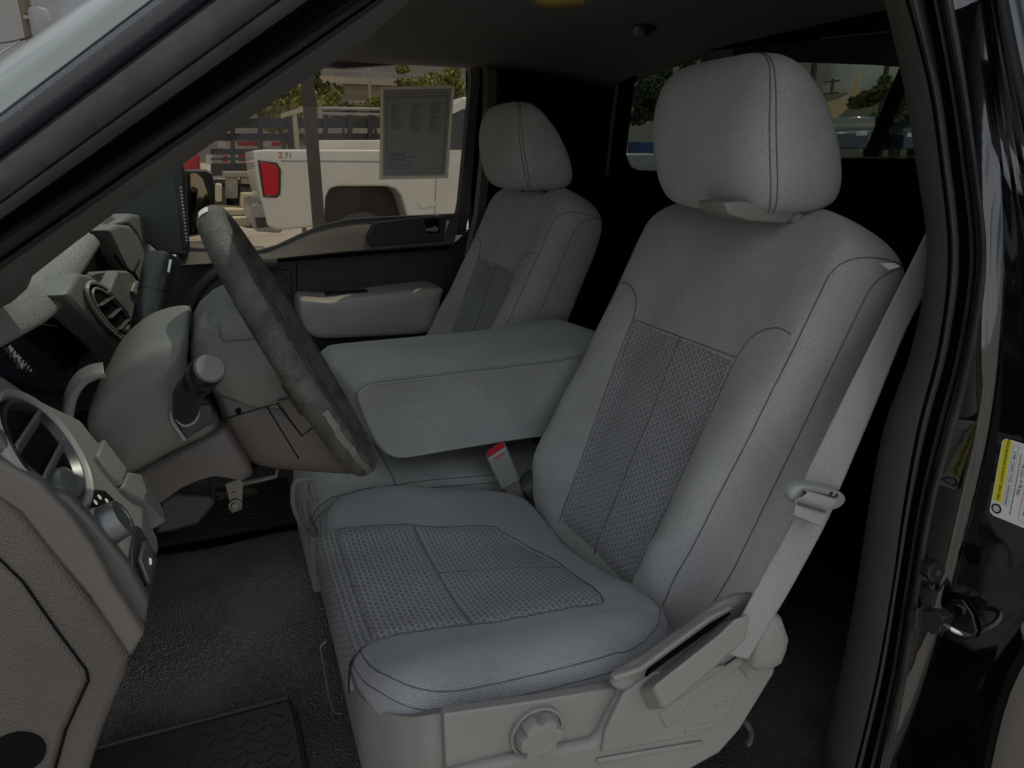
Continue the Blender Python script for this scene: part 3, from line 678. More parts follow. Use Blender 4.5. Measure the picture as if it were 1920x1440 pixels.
mb = MB(); pillow(mb, ell(vc+DU*-.024+DY*-.012, .020, .012, .002), dn, [(1, 0), (.9, .005), (.6, .007)], back=.004); mb.build('thumb_tab', 'gloss_grey', vent, smooth=60)
# light knob
kc = PN(166, 1006, D0, DN)
mb = MB(); mb.lathe(kc+dn*.001, dn, [(.021, -.004), (.021, .001), (.018, .002)], 40, mi=1); mb.lathe(kc, dn, [(.0160, 0), (.0155, .012), (.0145, .0135)], 40, mi=0); mb.lathe(kc, dn, [(.0142, .0135), (.0138, .023), (.0125, .0255), (.009, .0258), (.0085, .025), (0, .025)], 40, mi=2)
kn = mb.build('light_knob', ['trim_smooth', 'dash', 'silver'], dash, smooth=35)
mb = MB(); mb.prism(DP([(162, 932), (170, 923), (188, 925), (206, 942), (196, 958), (172, 962), (163, 950)], .0032), dn*.0006); dl = mb.build('knob_dial', 'black', dash)
for a, b, s in ((168, 948, '●'), (176, 938, '+'), (190, 945, 'o')):
    mb = MB(); mb.lathe(PN(a, b, D0, DN)+dn*.0042, dn, [(.0022, 0), (.0022, .0004)], 10); mb.build('dial_mark', 'white_mark', dl)
mb = MB(); mb.prism(DP([(238, 1040), (246, 990), (254, 994), (286, 1050), (284, 1075), (270, 1135), (262, 1130), (238, 1080)], .0015), dn*.003); sw = mb.build('switch_bezel', 'gloss_black', dash, bevel=.001)
mb = MB(); mb.prism(DP([(243, 1060), (252, 1025), (258, 1022), (276, 1060), (272, 1085), (264, 1108), (258, 1100)], .0045), dn*.004); sr = mb.build('rocker_switch', 'dark', sw, bevel=.0015)
mb = MB(); mb.prism(DP([(259, 1058), (263, 1060), (264, 1070), (260, 1072)], .0087), dn*.0004); mb.build('switch_mark', 'white_mark', sr)
# blocks beside the column: two pale facets and the collar ring
mb = MB(); mb.prism(DP([(172, 858), (186, 828), (230, 886), (219, 915), (200, 895)], .005), inN*.02); mb.prism(DP([(219, 918), (233, 890), (262, 895), (298, 962), (302, 985), (262, 945), (240, 935)], .005), inN*.02); mb.build('side_block', 'dash', dash, bevel=.002)
mb = MB(); cr = [(200, 708), (180, 712), (160, 724), (145, 748), (138, 780), (140, 806), (152, 822), (180, 832)]
mb.ribbon([spline(PY(cr, -.50), 5), [q+(q-P(205, 770, y=-.50)).normalized()*.004+Vector((-.002, .002, 0)) for q in spline(PY(cr, -.50), 5)], [q+(q-P(205, 770, y=-.50)).normalized()*.006+Vector((-.006, .03, 0)) for q in spline(PY(cr, -.50), 5)]])
mb.build('column_collar', 'dash', dash, smooth=60, solid=.003)
# instrument cluster and hood
mb = MB(); mb.prism([P(a, b, x=-.20) for a, b in [(-80, 640), (60, 560), (150, 520), (215, 590), (245, 700), (200, 760), (120, 780), (0, 720), (-80, 700)]], (-.02, 0, 0)); clu = mb.build('gauge_cluster', 'dark', dash)
mb = MB(); mb.prism([P(a, b, x=-.185) for a, b in [(-60, 640), (40, 600), (110, 610), (170, 660), (205, 700), (160, 735), (100, 735), (30, 715), (-60, 690)]], (-.004, 0, 0)); mb.build('gauge_lens', 'lens', clu, bevel=.002)
for i, (a, b, t) in enumerate(((24, 658, '40'), (31, 668, '60'), (39, 677, '80'), (46, 686, '100'))):
    text_mesh('gauge_number', t, .009, 'white_mark', P(a, b, x=-.1835), (0, -1, 0), (0, 0, 1), clu)
mb = MB()
for i in range(9):
    q = P(18+i*5, 650+i*5.5, x=-.1835); mb.obox(q, (0, .0035, 0), (0, 0, .0008), (.0003, 0, 0))
mb.build('gauge_tick', 'white_mark', clu)
hl = [P(-60, 690, y=-.72), P(0, 652, y=-.66), P(55, 622, y=-.58), P(100, 594, y=-.49), P(128, 560, y=-.38), P(150, 522, y=-.29), P(170, 490, y=-.22), P(188, 462, y=-.165)]
hs = spline(hl, 6); rows = []
prof = [(-.05, -.02), (-.02, -.006), (-.004, -.002), (0, .001), (0, .006), (-.005, .014), (-.016, .022), (-.05, .036), (-.10, .048), (-.2, .060), (-.42, .06)]
for dx, dz in prof:
    rows.append([q+Vector((dx*(1 if i > 3 else 1), 0, dz+(.010*math.exp(-((i-12)/10)**2) if dx < -.01 else 0))) for i, q in enumerate(hs)])
mb = MB(); mb.ribbon(rows); mb.build('gauge_hood', 'dash_pad', dash, smooth=70)
# bezel strip between the gauges and the centre stack
mb = MB(); mb.prism(PX([(118, 562), (128, 556), (160, 590), (205, 640), (232, 672), (228, 690), (180, 640), (135, 590)], -.150), (-.012, 0, 0)); mb.build('bezel_strip', 'trim_smooth', dash, bevel=.0015)
XC = -.125
mb = MB(); mb.prism(PX([(126, 552), (150, 512), (172, 516), (206, 545), (240, 598), (258, 636), (256, 668), (240, 690), (215, 650), (165, 596)], XC-.008), (-.03, 0, 0)); cb = mb.build('centre_vent_bezel', 'dash', dash, bevel=.004)
oc = P(213, 592, x=XC-.006)
def orient_ell(c, u, v, n=40): return [c+u*math.cos(2*math.pi*k/n)+v*math.sin(2*math.pi*k/n) for k in range(n)]
eu = P(252, 640, x=XC-.006)-P(176, 544, x=XC-.006); eu = eu*.5; ev = P(232, 574, x=XC-.006)-P(198, 606, x=XC-.006); ev = ev*.45
mb = MB(); mb.prism(orient_ell(oc, eu, ev), (.0015, 0, 0)); cv = mb.build('vent_hole', 'black', cb)
mb = MB(); r0 = orient_ell(oc+Vector((.002, 0, 0)), eu*1.04, ev*1.08); mb.tube(r0, .0022, 6, closed=True); mb.tube(orient_ell(oc+Vector((.002, 0, 0)), eu*.88, ev*.84), .0016, 6, closed=True); mb.build('vent_rim', 'trim_smooth', cb, smooth=60)
mb = MB()
for t in (-.5, -.1, .35): mb.obox(oc+eu*t*1.0+Vector((.003, 0, 0)), ev*.62, eu.normalized()*.0025, (.004, 0, 0))
pillow(mb, orient_ell(oc+eu*.60+Vector((.002, 0, 0)), eu*.2, ev*.45, 16), (1, 0, 0), [(1, 0), (.7, .006)], back=.002)
mb.build('vane', 'gloss_grey', cb, bevel=.001)
# centre stack: upper tray, ribbed mat, side panel with button
mb = MB(); mb.prism(PX([(176, 470), (210, 452), (232, 478), (250, 506), (238, 512), (205, 505), (172, 515), (150, 508)], -.16), (-.02, 0, 0)); mb.build('tray_pocket', 'black', dash)
mb = MB(); mb.prism(PX([(172, 516), (215, 507), (222, 510), (205, 545), (196, 538)], -.142), (-.012, 0, 0)); mat_ = mb.build('tray_mat', 'dash', dash, bevel=.001)
mb = MB()
for k in range(5):
    mb.tube([P(178+k*7, 516+k*5.5-1, x=-.1405), P(213+k*1.5, 509+k*5.5, x=-.1405)], .0010, 6)
mb.build('tray_rib', 'dark', mat_)
mb = MB(); mb.prism(PX([(222, 507), (240, 508), (262, 530), (290, 580), (272, 660), (258, 632), (240, 588), (206, 548)], XC), (-.04, 0, 0)); st = mb.build('stack_panel', 'dash', dash, bevel=.003)
mb = MB(); mb.prism(PX([(249, 530), (256, 528), (265, 545), (260, 560), (254, 557), (243, 546)], XC+.0008), (.004, 0, 0)); mb.build('stack_button', 'trim_smooth', st, bevel=.001)
mb = MB(); mb.prism(PX([(205, 430), (222, 420), (244, 423), (258, 440), (285, 500), (300, 540), (290, 582), (262, 530), (240, 506), (226, 478)], XC-.012), (-.05, 0, 0)); su = mb.build('stack_bezel', 'dash', dash, bevel=.006, seg=3)
mb = MB(); mb.tube(PX([(215, 478), (232, 503), (252, 512), (270, 545), (280, 565)], XC-.0105), .0022, 6); mb.tube(PX([(250, 513), (262, 488)], XC-.0105), .0012, 6); mb.build('gap_line', 'black', su)
mb = MB(); mb.prism(PX([(218, 420), (250, 400), (270, 404), (300, 470), (330, 540), (300, 545), (285, 500), (258, 440), (243, 423)], XC-.03), (-.06, 0, 0)); mb.build('passenger_pad', 'dash', dash, bevel=.012, seg=3)
rows = [[P(150, 470, y=-.02), P(200, 430, y=.12), P(218, 410, y=.2)], [P(163, 455, y=-.02), P(213, 408, y=.12), P(222, 402, y=.24)]]
mb = MB(); rowsA = [P(135, 470, x=-.16), P(168, 438, x=-.16), P(205, 415, x=-.16), P(218, 408, x=-.16)]
mb.prism(PX([(130, 480), (165, 440), (205, 402), (215, 405), (220, 412), (188, 440), (150, 478)], -.17), (-.25, 0, .03)); mb.build('top_pad', 'dash_pad', dash, bevel=.006, seg=3)
mb = MB(); mb.prism(PX([(300, 590), (318, 575), (322, 600), (330, 610), (318, 632), (300, 640), (290, 655), (285, 628)], -.115), (-.03, 0, 0)); rd = mb.build('radio_face', 'dark', dash, bevel=.002)
for a, b in ((296, 636), (302, 618), (308, 602), (316, 588), (312, 622), (320, 606)):
    mb = MB(); mb.obox(P(a, b, x=-.1135), (.001, 0, 0), (0, .006, 0), (0, 0, .004)); mb.build('radio_button', 'trim', rd, bevel=.0008)
mb = MB(); mb.box((-.75, -.70, 1.10), (-.22, .72, 1.26)); mb.box((-.42, -.62, .95), (-.20, .66, 1.14)); mb.build('dash_body', 'dark', dash, bevel=.02)
# far end of the dash sweeping into the passenger door
mb = MB(); mb.tube(spline(PY([(332, 640), (345, 600), (372, 545), (410, 510), (470, 497), (520, 494)], .66), 6), .014, 10); mb.build('door_side_sweep', 'dark', dash)

# ------------------------------------------------------------------ seat belt
sb = thing('seat_belt', 'grey driver seat belt with sliding latch, running down beside the driver seat', 'seat belt', P(1440, 1220, y=-.70))
def strip(mb, L, R, ny, thick=.0012, per=8):
    L = spline(L, per); R = spline(R, per); n = len(L); rows = []
    for k in range(13): rows.append([L[i].lerp(R[i], k/12)+Vector((0, -.0016*math.sin(k/12*math.pi), 0)) for i in range(n)])
    mb.ribbon(rows)
lf = [P(1775, 350, y=-.60), P(1735, 440, y=-.625), P(1660, 590, y=-.65), P(1580, 750, y=-.675), P(1500, 912, y=-.70)]
rt = [P(1790, 440, y=-.60), P(1748, 525, y=-.625), P(1700, 615, y=-.65), P(1637, 768, y=-.675), P(1573, 918, y=-.70)]
mb = MB(); strip(mb, lf, rt, 12); web = mb.build('webbing', 'belt', sb, smooth=60, solid=.0014)
lf = [P(1500, 925, y=-.704), P(1482, 985, y=-.707), P(1425, 1090, y=-.716), P(1385, 1165, y=-.722), P(1356, 1222, y=-.724)]
rt = [P(1562, 950, y=-.704), P(1538, 1000, y=-.707), P(1478, 1110, y=-.716), P(1440, 1172, y=-.722), P(1402, 1236, y=-.722)]
mb = MB(); strip(mb, lf, rt, 12); mb.build('lap_webbing', 'belt', sb, smooth=60, solid=.0014)
mb = MB(); lp = spline(PY([(1478, 922), (1490, 909), (1510, 905), (1545, 912), (1572, 920), (1582, 932), (1578, 943), (1566, 951), (1552, 953), (1538, 946), (1510, 934), (1497, 937), (1486, 941), (1478, 934)], -.712), 4, True)
pillow(mb, lp, (0, -1, 0), [(1, 0), (.97, .003), (.9, .005)], back=.006); lat = mb.build('latch_plate', 'belt_plastic', sb, smooth=50)
mb = MB(); mb.prism(PY([(1507, 925), (1514, 919), (1566, 931), (1566, 937), (1540, 936), (1511, 928)], -.7175), (0, .001, 0)); mb.lathe(P(1558, 925, y=-.7172), (0, -1, 0), [(.0022, 0), (.0022, .001)], 12); mb.lathe(P(1568, 929, y=-.7172), (0, -1, 0), [(.0022, 0), (.0022, .001)], 12); mb.build('latch_slot', 'dark', lat)
mb = MB(); F0 = PY([(1510, 920), (1494, 938), (1484, 962)], -.722); F1 = PY([(1565, 936), (1552, 957), (1542, 986)], -.722)
rows = []
for k in range(9):
    t = k/8; a = [F0[i].lerp(F1[i], t) for i in range(3)]
    rows.append([a[0]+Vector((0, .004, 0)), a[0]+Vector((0, -.003, 0)), a[0].lerp(a[1], .5)+Vector((0, -.003, 0)), a[1]+Vector((0, .002, 0)), a[1].lerp(a[2], .35)+Vector((0, -.001, 0)), a[2]+Vector((0, -.002, 0)), a[2]+Vector((.001, .006, -.002))])
mb.ribbon(rows); mb.build('folded_loop', 'belt', sb, smooth=50, solid=.0014)
mb = MB()
for k in range(22):
    q = PY([(1497+k*2.35, 944+k*.72)], -.7255)[0]; mb.obox(q, (.0009, 0, .0004), (0, .0006, 0), (-.0008, 0, .0016))
mb.build('stitching', 'thread', sb)
# ------------------------------------------------------------------ the pickup truck cab
truck = thing('pickup_truck', 'blue black pickup truck cab seen through its open driver doorway', 'pickup truck', (.3, 0, 0))
def hz(x, y): return 1.792-.045*abs(y/.74)**3-.045*max(0, (x-.80)/.34)**2-.03*max(0, (.5-x)/.2)**2*0
mb = MB()
rows = [[Vector((.28+.87*i/30, -.70+1.47*j/30, hz(.28+.87*i/30, -.70+1.47*j/30))) for j in range(31)] for i in range(31)]
mb.ribbon(rows); mb.build('headliner', 'headliner', truck, smooth=60, solid=.006)
mb = MB(); mb.box((.26, -.74, 1.83), (1.22, .78, 1.86)); mb.box((.26, -.75, 1.73), (.66, -.69, 1.835)); mb.box((.26, .775, 1.765), (1.2, .80, 1.835)); mb.box((1.16, -.74, 1.76), (1.22, .78, 1.835)); mb.build('roof_panel', 'paint', truck, bevel=.006)
# coat hook and dome lamp on the headliner
hk = Vector((.86, .18, hz(.86, .18)))
D = ray(1208, 48); t = 0
for k in range(400):
    q = CAM+D*(1.2+k*.002)
    if q.z >= hz(q.x, q.y)-.004: break
hk = q
mb = MB(); mb.obox(hk+Vector((0, 0, -.006)), (.022, .010, 0), (-.007, .016, 0), (0, 0, .005)); mb.obox(hk+Vector((-.018, -.006, -.012)), (.010, .002, 0), (-.002, .008, 0), (0, 0, .009), mi=1); mb.obox(hk+Vector((.004, .0, -.015)), (.014, .004, 0), (-.002, .006, 0), (0, 0, .004), mi=0)
mb.build('coat_hook', ['dark', 'trim'], truck, bevel=.003)
D = ray(1050, -4)
for k in range(400):
    q = CAM+D*(1.0+k*.002)
    if q.z >= hz(q.x, q.y)-.004: break
mb = MB(); mb.lathe(q+Vector((-.0, 0, .004)), (0, 0, -1), [(.062, -.004), (.062, .008), (.055, .012)], 40); mb.lathe(q+Vector((0, 0, .004)), (0, 0, -1), [(.052, .008), (.040, .016), (0, .018)], 40, mi=1)
mb.build('dome_lamp', ['trim', plain('amber lamp cover', (.62, .42, .12), .2)], truck, smooth=40)
# driver side windscreen pillar: strips between the lines seen in the doorway
def line(y0, s, yy, xs=(-120, 60, 240, 420, 600, 800, 1000)): return [P(x, y0+s*x, y=yy) for x in xs]
L0 = [(-120, 648), (-30, 592), (20, 568), (44, 546), (54, 522), (136, 458), (241, 380), (325, 320), (430, 245), (540, 172), (600, 132), (645, 106), (700, 62), (742, 26), (800, -30), (1000, -190)]
def res(pts, n=16): 
    out = []
    d = [0]
    for a, b in zip(pts, pts[1:]): d.append(d[-1]+(b-a).length)
    for k in range(n):
        s = d[-1]*k/(n-1)
        for i in range(len(d)-1):
            if s <= d[i+1]+1e-9: out.append(pts[i].lerp(pts[i+1], (s-d[i])/max(1e-9, d[i+1]-d[i]))); break
    return out
xs0 = [a for a, b in L0]
l0 = [P(a, b, y=-.625) for a, b in L0]
def ln(y0, s, yy): return [P(x, y0+s*x, y=yy) for x in xs0]
l1 = ln(508, -.7015, -.668)
mb = MB(); mb.ribbon([[q+Vector((-.02, .05, .02)) for q in l0], [q+Vector((0, .012, 0)) for q in l0], l0, [a.lerp(b, .5)+Vector((0, -.004, 0)) for a, b in zip(l0, l1)], l1]); mb.build('windscreen_pillar_trim', 'pillar_dark', truck, smooth=50)
mb = MB(); mb.ribbon([ln(508, -.7015, -.668), ln(502, -.7015, -.678), ln(494, -.698, -.680), ln(488, -.696, -.672), ln(478, -.688, -.686), ln(458, -.672, -.692), ln(446, -.66, -.688), ln(438, -.662, -.670)]); mb.build('pillar_seal', 'rubber', truck, smooth=60)
mb = MB(); mb.ribbon([ln(440, -.664, -.672), ln(424, -.70, -.660), ln(410, -.716, -.690)]); mb.build('pillar_gap', 'black', truck)
mb = MB(); mb.ribbon([ln(412, -.714, -.690), ln(398, -.720, -.704), ln(384, -.726, -.708), ln(380, -.728, -.704), ln(374, -.73, -.712), ln(340, -.738, -.722), ln(306, -.75, -.724), ln(296, -.752, -.716)]); mb.build('pillar_moulding', 'rubber_grey', truck, smooth=60)
mb = MB(); rows = []
for y0, s_, yy in ((297, -.752, -.716), (290, -.752, -.722), (262, -.754, -.728), (234, -.757, -.7305), (222, -.759, -.730), (214, -.758, -.724)): rows.append(ln(y0, s_, yy))
mb.ribbon(rows); mb.build('windscreen_pillar', 'paint_blue', truck, smooth=70)
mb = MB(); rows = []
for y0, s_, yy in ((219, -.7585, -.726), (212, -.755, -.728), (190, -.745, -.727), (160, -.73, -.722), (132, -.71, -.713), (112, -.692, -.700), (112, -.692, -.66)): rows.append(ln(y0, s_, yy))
mb.ribbon(rows); mb.build('windscreen_reflection', 'sky_reflection', truck, smooth=70)  # strip whose pale colour paints the sky reflection along the pillar
for y0_, y1_ in ((-.62, .02), (.05, .68)):
    mb = MB(); mb.prism([(.10, y0_, 1.655), (.29, y0_, 1.748), (.29, y1_, 1.748), (.10, y1_, 1.655)], (.006, 0, .012)); mb.build('sun_block_visor', 'headliner', truck, bevel=.005)  # unseen visors added to keep direct sun off the floor
# windscreen
mb = MB(); mb.prism([(-.62, -.70, 1.19), (.29, -.66, 1.765), (.29, .72, 1.765), (-.62, .74, 1.19)], (.004, 0, -.006)); mb.build('windscreen', 'ws_glass', truck)
mb = MB(); mb.prism([(-.72, .72, 1.19), (.19, .70, 1.77), (.22, .76, 1.77), (-.68, .80, 1.16)], (.05, 0, -.03)); mb.box((.24, -.70, 1.76), (.33, .76, 1.80)); mb.box((-1.0, -.76, .55), (-.62, .80, 1.16)); mb.box((-1.6, -.9, .55), (-.7, .9, 1.14)); mb.build('front_body', 'paint_blue', truck, bevel=.01)
# rear side pillar of the doorway: trim, seals, painted jamb
rowy = [-40, 150, 300, 480, 650, 800, 950, 1100, 1280, 1480]
TLx = [1648, 1692, 1716, 1738, 1710, 1658, 1629, 1606, 1572, 1526]
TRx = [1686, 1737, 1760, 1777, 1758, 1720, 1693, 1672, 1640, 1592]
Ox = [1728, 1765, 1786, 1803, 1782, 1742, 1710, 1685, 1655, 1608]
GSx = [1760, 1795, 1818, 1836, 1813, 1776, 1737, 1712, 1683, 1638]
GEx = [1780, 1812, 1832, 1850, 1830, 1794, 1752, 1726, 1699, 1660]
CNx = [1826, 1852, 1866, 1873, 1862, 1840, 1806, 1770, 1722, 1668]
OTx = [1872, 1910, 1950, 2010, 2060, 2080, 2055, 1985, 1885, 1838]
XJ = .70
cn = [P(a, b, x=XJ) for a, b in zip(CNx, rowy)]
ot = [P(a, b, x=XJ+.002) for a, b in zip(OTx, rowy)]
yc = [q.y for q in cn]
def jl(xl, dy, dx=0): return [P(a+dx, b, y=y+dy) for a, b, y in zip(xl, rowy, yc)]
def sm(l, per=5): return spline(l, per)
def mixx(a, b, t): return [p_+(q-p_)*t for p_, q in zip(a, b)]
tl = jl(TLx, .12); tr = jl(TRx, .035)
mb = MB(); mb.ribbon([sm([q+Vector((.10, .03, 0)) for q in tl]), sm([q+Vector((.02, .012, 0)) for q in tl]), sm(tl), sm(jl(mixx(TLx, TRx, .35), .085)), sm(jl(mixx(TLx, TRx, .85), .043)), sm(tr), sm(jl(TRx, .05, 5))]); mb.build('door_pillar_trim', 'pillar', truck, smooth=60)
mb = MB(); mb.ribbon([sm(jl(TRx, .05, 3)), sm(jl(TRx, .030, 7)), sm(jl(mixx(TRx, Ox, .4), .026)), sm(jl(mixx(TRx, Ox, .8), .024)), sm(jl(Ox, .030)), sm(jl(mixx(Ox, GSx, .12), .036)), sm(jl(mixx(Ox, GSx, .25), .020)), sm(jl(mixx(Ox, GSx, .34), .030)), sm(jl(mixx(Ox, GSx, .48), .012)), sm(jl(mixx(Ox, GSx, .66), .012)), sm(jl(mixx(Ox, GSx, .85), .030)), sm(jl(GSx, .028))]); mb.build('door_seal', 'rubber', truck, smooth=40)
mb = MB(); mb.ribbon([sm(jl(GSx, .028)), sm(jl(GSx, .008, 2)), sm(jl(mixx(GSx, GEx, .5), .003)), sm(jl(GEx, .006, -2)), sm(jl(GEx, .012))]); mb.build('door_seal_lip', 'rubber_grey', truck, smooth=50)
ge = jl(GEx, .006)
mb = MB()
a1 = [g.lerp(c, .12) for g, c in zip(ge, cn)]; 
f0 = [c+(g-c)*.30+Vector((0, -.001, 0)) for g, c in zip(ge, cn)]
rnd = [Vector((c.x-.001, c.y-.0035, c.z)) for c in cn]; fl = []
fade = [1, 1, .9, .6, .25, .08, 0, 0, 0, 0]
for t_, d_ in ((.10, 0), (.20, -.0020), (.27, .0016), (.34, -.0004), (.42, -.0026), (.50, .0014), (.58, 0), (.68, -.0022), (.76, .0018), (.93, 0)): fl.append([c+(o-c)*t_+Vector((d_*f_, 0, 0)) for c, o, f_ in zip(cn, ot, fade)])
lip0 = [o+Vector((-.006, -.004, 0)) for o in ot]; lip1 = [o+Vector((-.010, -.012, 0)) for o in ot]; lip2 = [o+Vector((0.0, -.022, 0)) for o in ot]; side = [o+Vector((.05, -.030, 0)) for o in ot]; side2 = [o+Vector((.35, -.030, 0)) for o in ot]
mb.ribbon([sm(x) for x in [ge, a1, f0, rnd]+fl+[lip0, lip1, lip2, side, side2]]); jamb = mb.build('door_jamb', 'paint', truck, smooth=65)
mb = MB(); mb.lathe(P(1747, 1068, y=yc[6]-.004), (-.25, -1, .1), [(.011, -.004), (.0115, .004), (.010, .007), (.004, .0075), (0, .006)], 24); mb.build('jamb_bolt', 'gloss_black', jamb, smooth=40)
XS_ = XJ-.001
mb = MB(); mb.prism(PX(spline([Vector((a, b, 0)) for a, b in [(1775, 1140), (1792, 1122), (1810, 1126), (1826, 1150), (1834, 1182), (1830, 1195), (1800, 1206), (1778, 1196), (1772, 1165)]], 3, True) and [(1775, 1140), (1790, 1122), (1808, 1124), (1826, 1150), (1835, 1183), (1829, 1196), (1802, 1206), (1780, 1198), (1772, 1165)], XS_), (-.003, 0, 0)); strk = mb.build('striker_plate', 'gloss_black', jamb, bevel=.001)
mb = MB(); mb.lathe(P(1799, 1143, x=XS_-.003), (-1, 0, 0), [(.006, 0), (.006, .002), (.004, .0025), (0, .002)], 18); mb.tube(spline([P(1822, 1188, x=XS_-.002), P(1812, 1190, x=XS_-.02), P(1790, 1182, x=XS_-.034), P(1772, 1172, x=XS_-.034), P(1765, 1165, x=XS_-.02)], 5), .0032, 10); mb.build('striker_loop', 'chrome', strk, smooth=40)
mb = MB(); mb.prism(PX([(1744, 1140), (1772, 1140), (1790, 1152), (1780, 1180), (1768, 1184), (1742, 1168)], XS_-.018), (-.016, 0, 0)); mb.prism(PX([(1730, 1138), (1748, 1132), (1744, 1172), (1728, 1176)], XS_-.02), (-.022, 0, 0)); mb.build('striker_bumper', 'dark', strk, bevel=.0012)
# cab floor with tunnel, side walls, back wall
def fz(x, y):
    z = .66+.12*(.5+.5*math.tanh((y+.10)/.055))*(.5-.5*math.tanh((y-.22)/.05))
    z += .55*max(0, -.24-x)+.03*math.exp(-((x-.95)/.12)**2)+.012*noise.noise(Vector((x*3.2, y*3.2, 0)))+.006*noise.noise(Vector((x*9, y*9, 3)))
    z += .06*max(0, (-y-.60)/.1)**2
    return z
mb = MB(); rows = [[Vector((-.62+1.78*i/90, -.70+1.48*j/80, fz(-.62+1.78*i/90, -.70+1.48*j/80))) for j in range(81)] for i in range(91)]
mb.ribbon(rows); mb.build('cab_floor', 'vinyl', truck, smooth=80)
mb = MB(); mb.box((-.64, -.74, .4), (1.22, .80, .60)); mb.box((-.7, -.8, .42), (1.2, -.69, .655)); mb.build('rocker_sill', 'paint', truck, bevel=.01)
for lo_, hi_ in (((.70, .80, .58), (1.2, .83, 1.80)), ((1.14, -.66, .58), (1.18, .795, 1.46)), ((.73, -.70, .58), (1.18, -.668, 1.75)), ((-.66, -.7, .6), (-.62, .8, 1.2))):
    mb = MB(); mb.box(lo_, hi_); mb.build('cab_wall', 'black', truck)
XW = 1.120
def pw(l, dx=0): return PX(l, XW+dx)
mb = MB(); mb.prism(pw([(1060, 120), (1190, 118), (1190, 142), (1183, 160), (1168, 290), (1176, 312), (1192, 319), (1240, 321), (1560, 297), (1800, 297), (1800, 520), (1060, 480)]), (.012, 0, 0)); mb.prism(pw([(1186, 142), (1186, 80), (1500, 20), (1800, -30), (1800, 45), (1670, 60), (1530, 75), (1310, 97), (1240, 118)], .001), (.012, 0, 0))
mb.build('back_window_frame', 'black', truck, bevel=.002)
mb = MB(); mb.prism(pw([(1150, 100), (1760, 10), (1760, 330), (1150, 340)], .016), (.004, 0, 0)); rg = mb.build('back_window', 'rear_glass', truck)
mb = MB(); mb.prism(pw([(1376, 80), (1530, 66), (1675, 48), (1690, 126), (1640, 122), (1500, 117), (1440, 118), (1372, 122)], .004), (.008, 0, 0)); mb.build('window_shade_band', plain('dark reddish shade band', (.014, .010, .009), .25), rg)
mb = MB(); mb.prism(pw([(1311, 92), (1320, 91), (1322, 130), (1314, 132)], .003), (.008, 0, 0)); mb.prism(pw([(1320, 96), (1376, 88), (1372, 135), (1322, 135)], .006), (.004, 0, 0)); mb.build('slider_frame', 'pillar', rg, bevel=.001)
mb = MB(); mb.tube(pw([(1540, 72), (1668, 59)], -.002), .0009, 6); mb.build('frame_edge', 'trim', rg); mb = MB(); mb.tube(pw([(1560, 297), (1740, 293)], -.002), .0014, 6); mb.build('frame_edge', 'trim', rg)
mb = MB(); mb.tube([P(1700, 130, x=1.42), P(1632, 292, x=1.42)], .016, 10); mb.build('bed_rack_strut', 'black', truck)
mb = MB(); mb.box((1.30, -.80, 2.02), (1.80, .80, 2.06)); mb.build('sun_block_board', 'dark', truck, bevel=.01)  # unseen board added to block a sun stripe through the rear window
mb = MB(); mb.box((1.25, -.86, .5), (3.2, -.80, 1.36)); mb.box((1.25, .80, .5), (3.2, .86, 1.36)); mb.box((3.14, -.8, .5), (3.2, .8, 1.33)); mb.box((1.25, -.8, .5), (3.2, .8, .6)); mb.build('cargo_bed', 'paint_blue', truck, bevel=.015)
mb = MB(); mb.tube(spline(PX([(1158, 158), (1152, 200), (1145, 260), (1138, 330)], 1.10), 4), .0055, 8); mb.build('quarter_trim_strip', 'pillar', truck)
# passenger door
mb = MB(); mb.box((-.64, .86, .42), (.72, .89, 1.20)); mb.build('door_skin', 'paint_blue', truck, bevel=.01)
YD = .80
sm_ = lambda l: spline(l, 4)
mb = MB()
tp = [(330, 478), (352, 466), (480, 472), (520, 461), (560, 442), (600, 425), (650, 413), (700, 409), (780, 405), (862, 402)]
bt = [(338, 498), (358, 496), (480, 488), (520, 484), (560, 480), (600, 476), (650, 471), (700, 468), (780, 462), (852, 457)]
mb.ribbon([sm_(PY(tp, .800)), sm_(PY([(a, b+1) for a, b in tp], .786)), sm_(PY([(a, b+4) for a, b in tp], .776)), sm_([p_.lerp(q, .5) for p_, q in zip(PY(tp, .770), PY(bt, .735))]), sm_(PY(bt, .725)), sm_(PY([(a, b+3) for a, b in bt], .735)), sm_(PY(bt, .80))])
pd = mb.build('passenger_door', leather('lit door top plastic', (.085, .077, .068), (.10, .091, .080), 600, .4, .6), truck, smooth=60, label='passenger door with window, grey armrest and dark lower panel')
mb = MB(); mb.prism(PY([(320, 486), (345, 492), (500, 480), (700, 466), (852, 455), (880, 430), (900, 700), (300, 760)], YD), (0, .05, 0)); mb.build('lower_panel', 'dark_door', pd)
mb = MB(); mb.tube(PY([(498, 490), (700, 474), (842, 463)], YD-.06), .005, 8); mb.tube(PY([(557, 492), (556, 560)], YD-.002), .0015, 6); mb.build('panel_groove', 'black', pd)
mb = MB(); mb.prism(PY([(702, 419), (822, 404), (838, 408), (832, 452), (694, 462), (688, 445)], YD-.075), (0, .03, 0)); mb.build('handle_recess', 'dark', pd, bevel=.003)  # dark plate paints the shadow zone round the door handle
mb = MB(); mb.prism(PY([(796, 412), (822, 409), (826, 436), (800, 438)], YD-.078), (0, .006, 0), 1); mb.prism(PY([(799, 428), (818, 424), (824, 430), (820, 435), (800, 434)], YD-.088), (0, .008, 0), 0); mb.build('door_handle', ['chrome', 'black'], pd, bevel=.002)
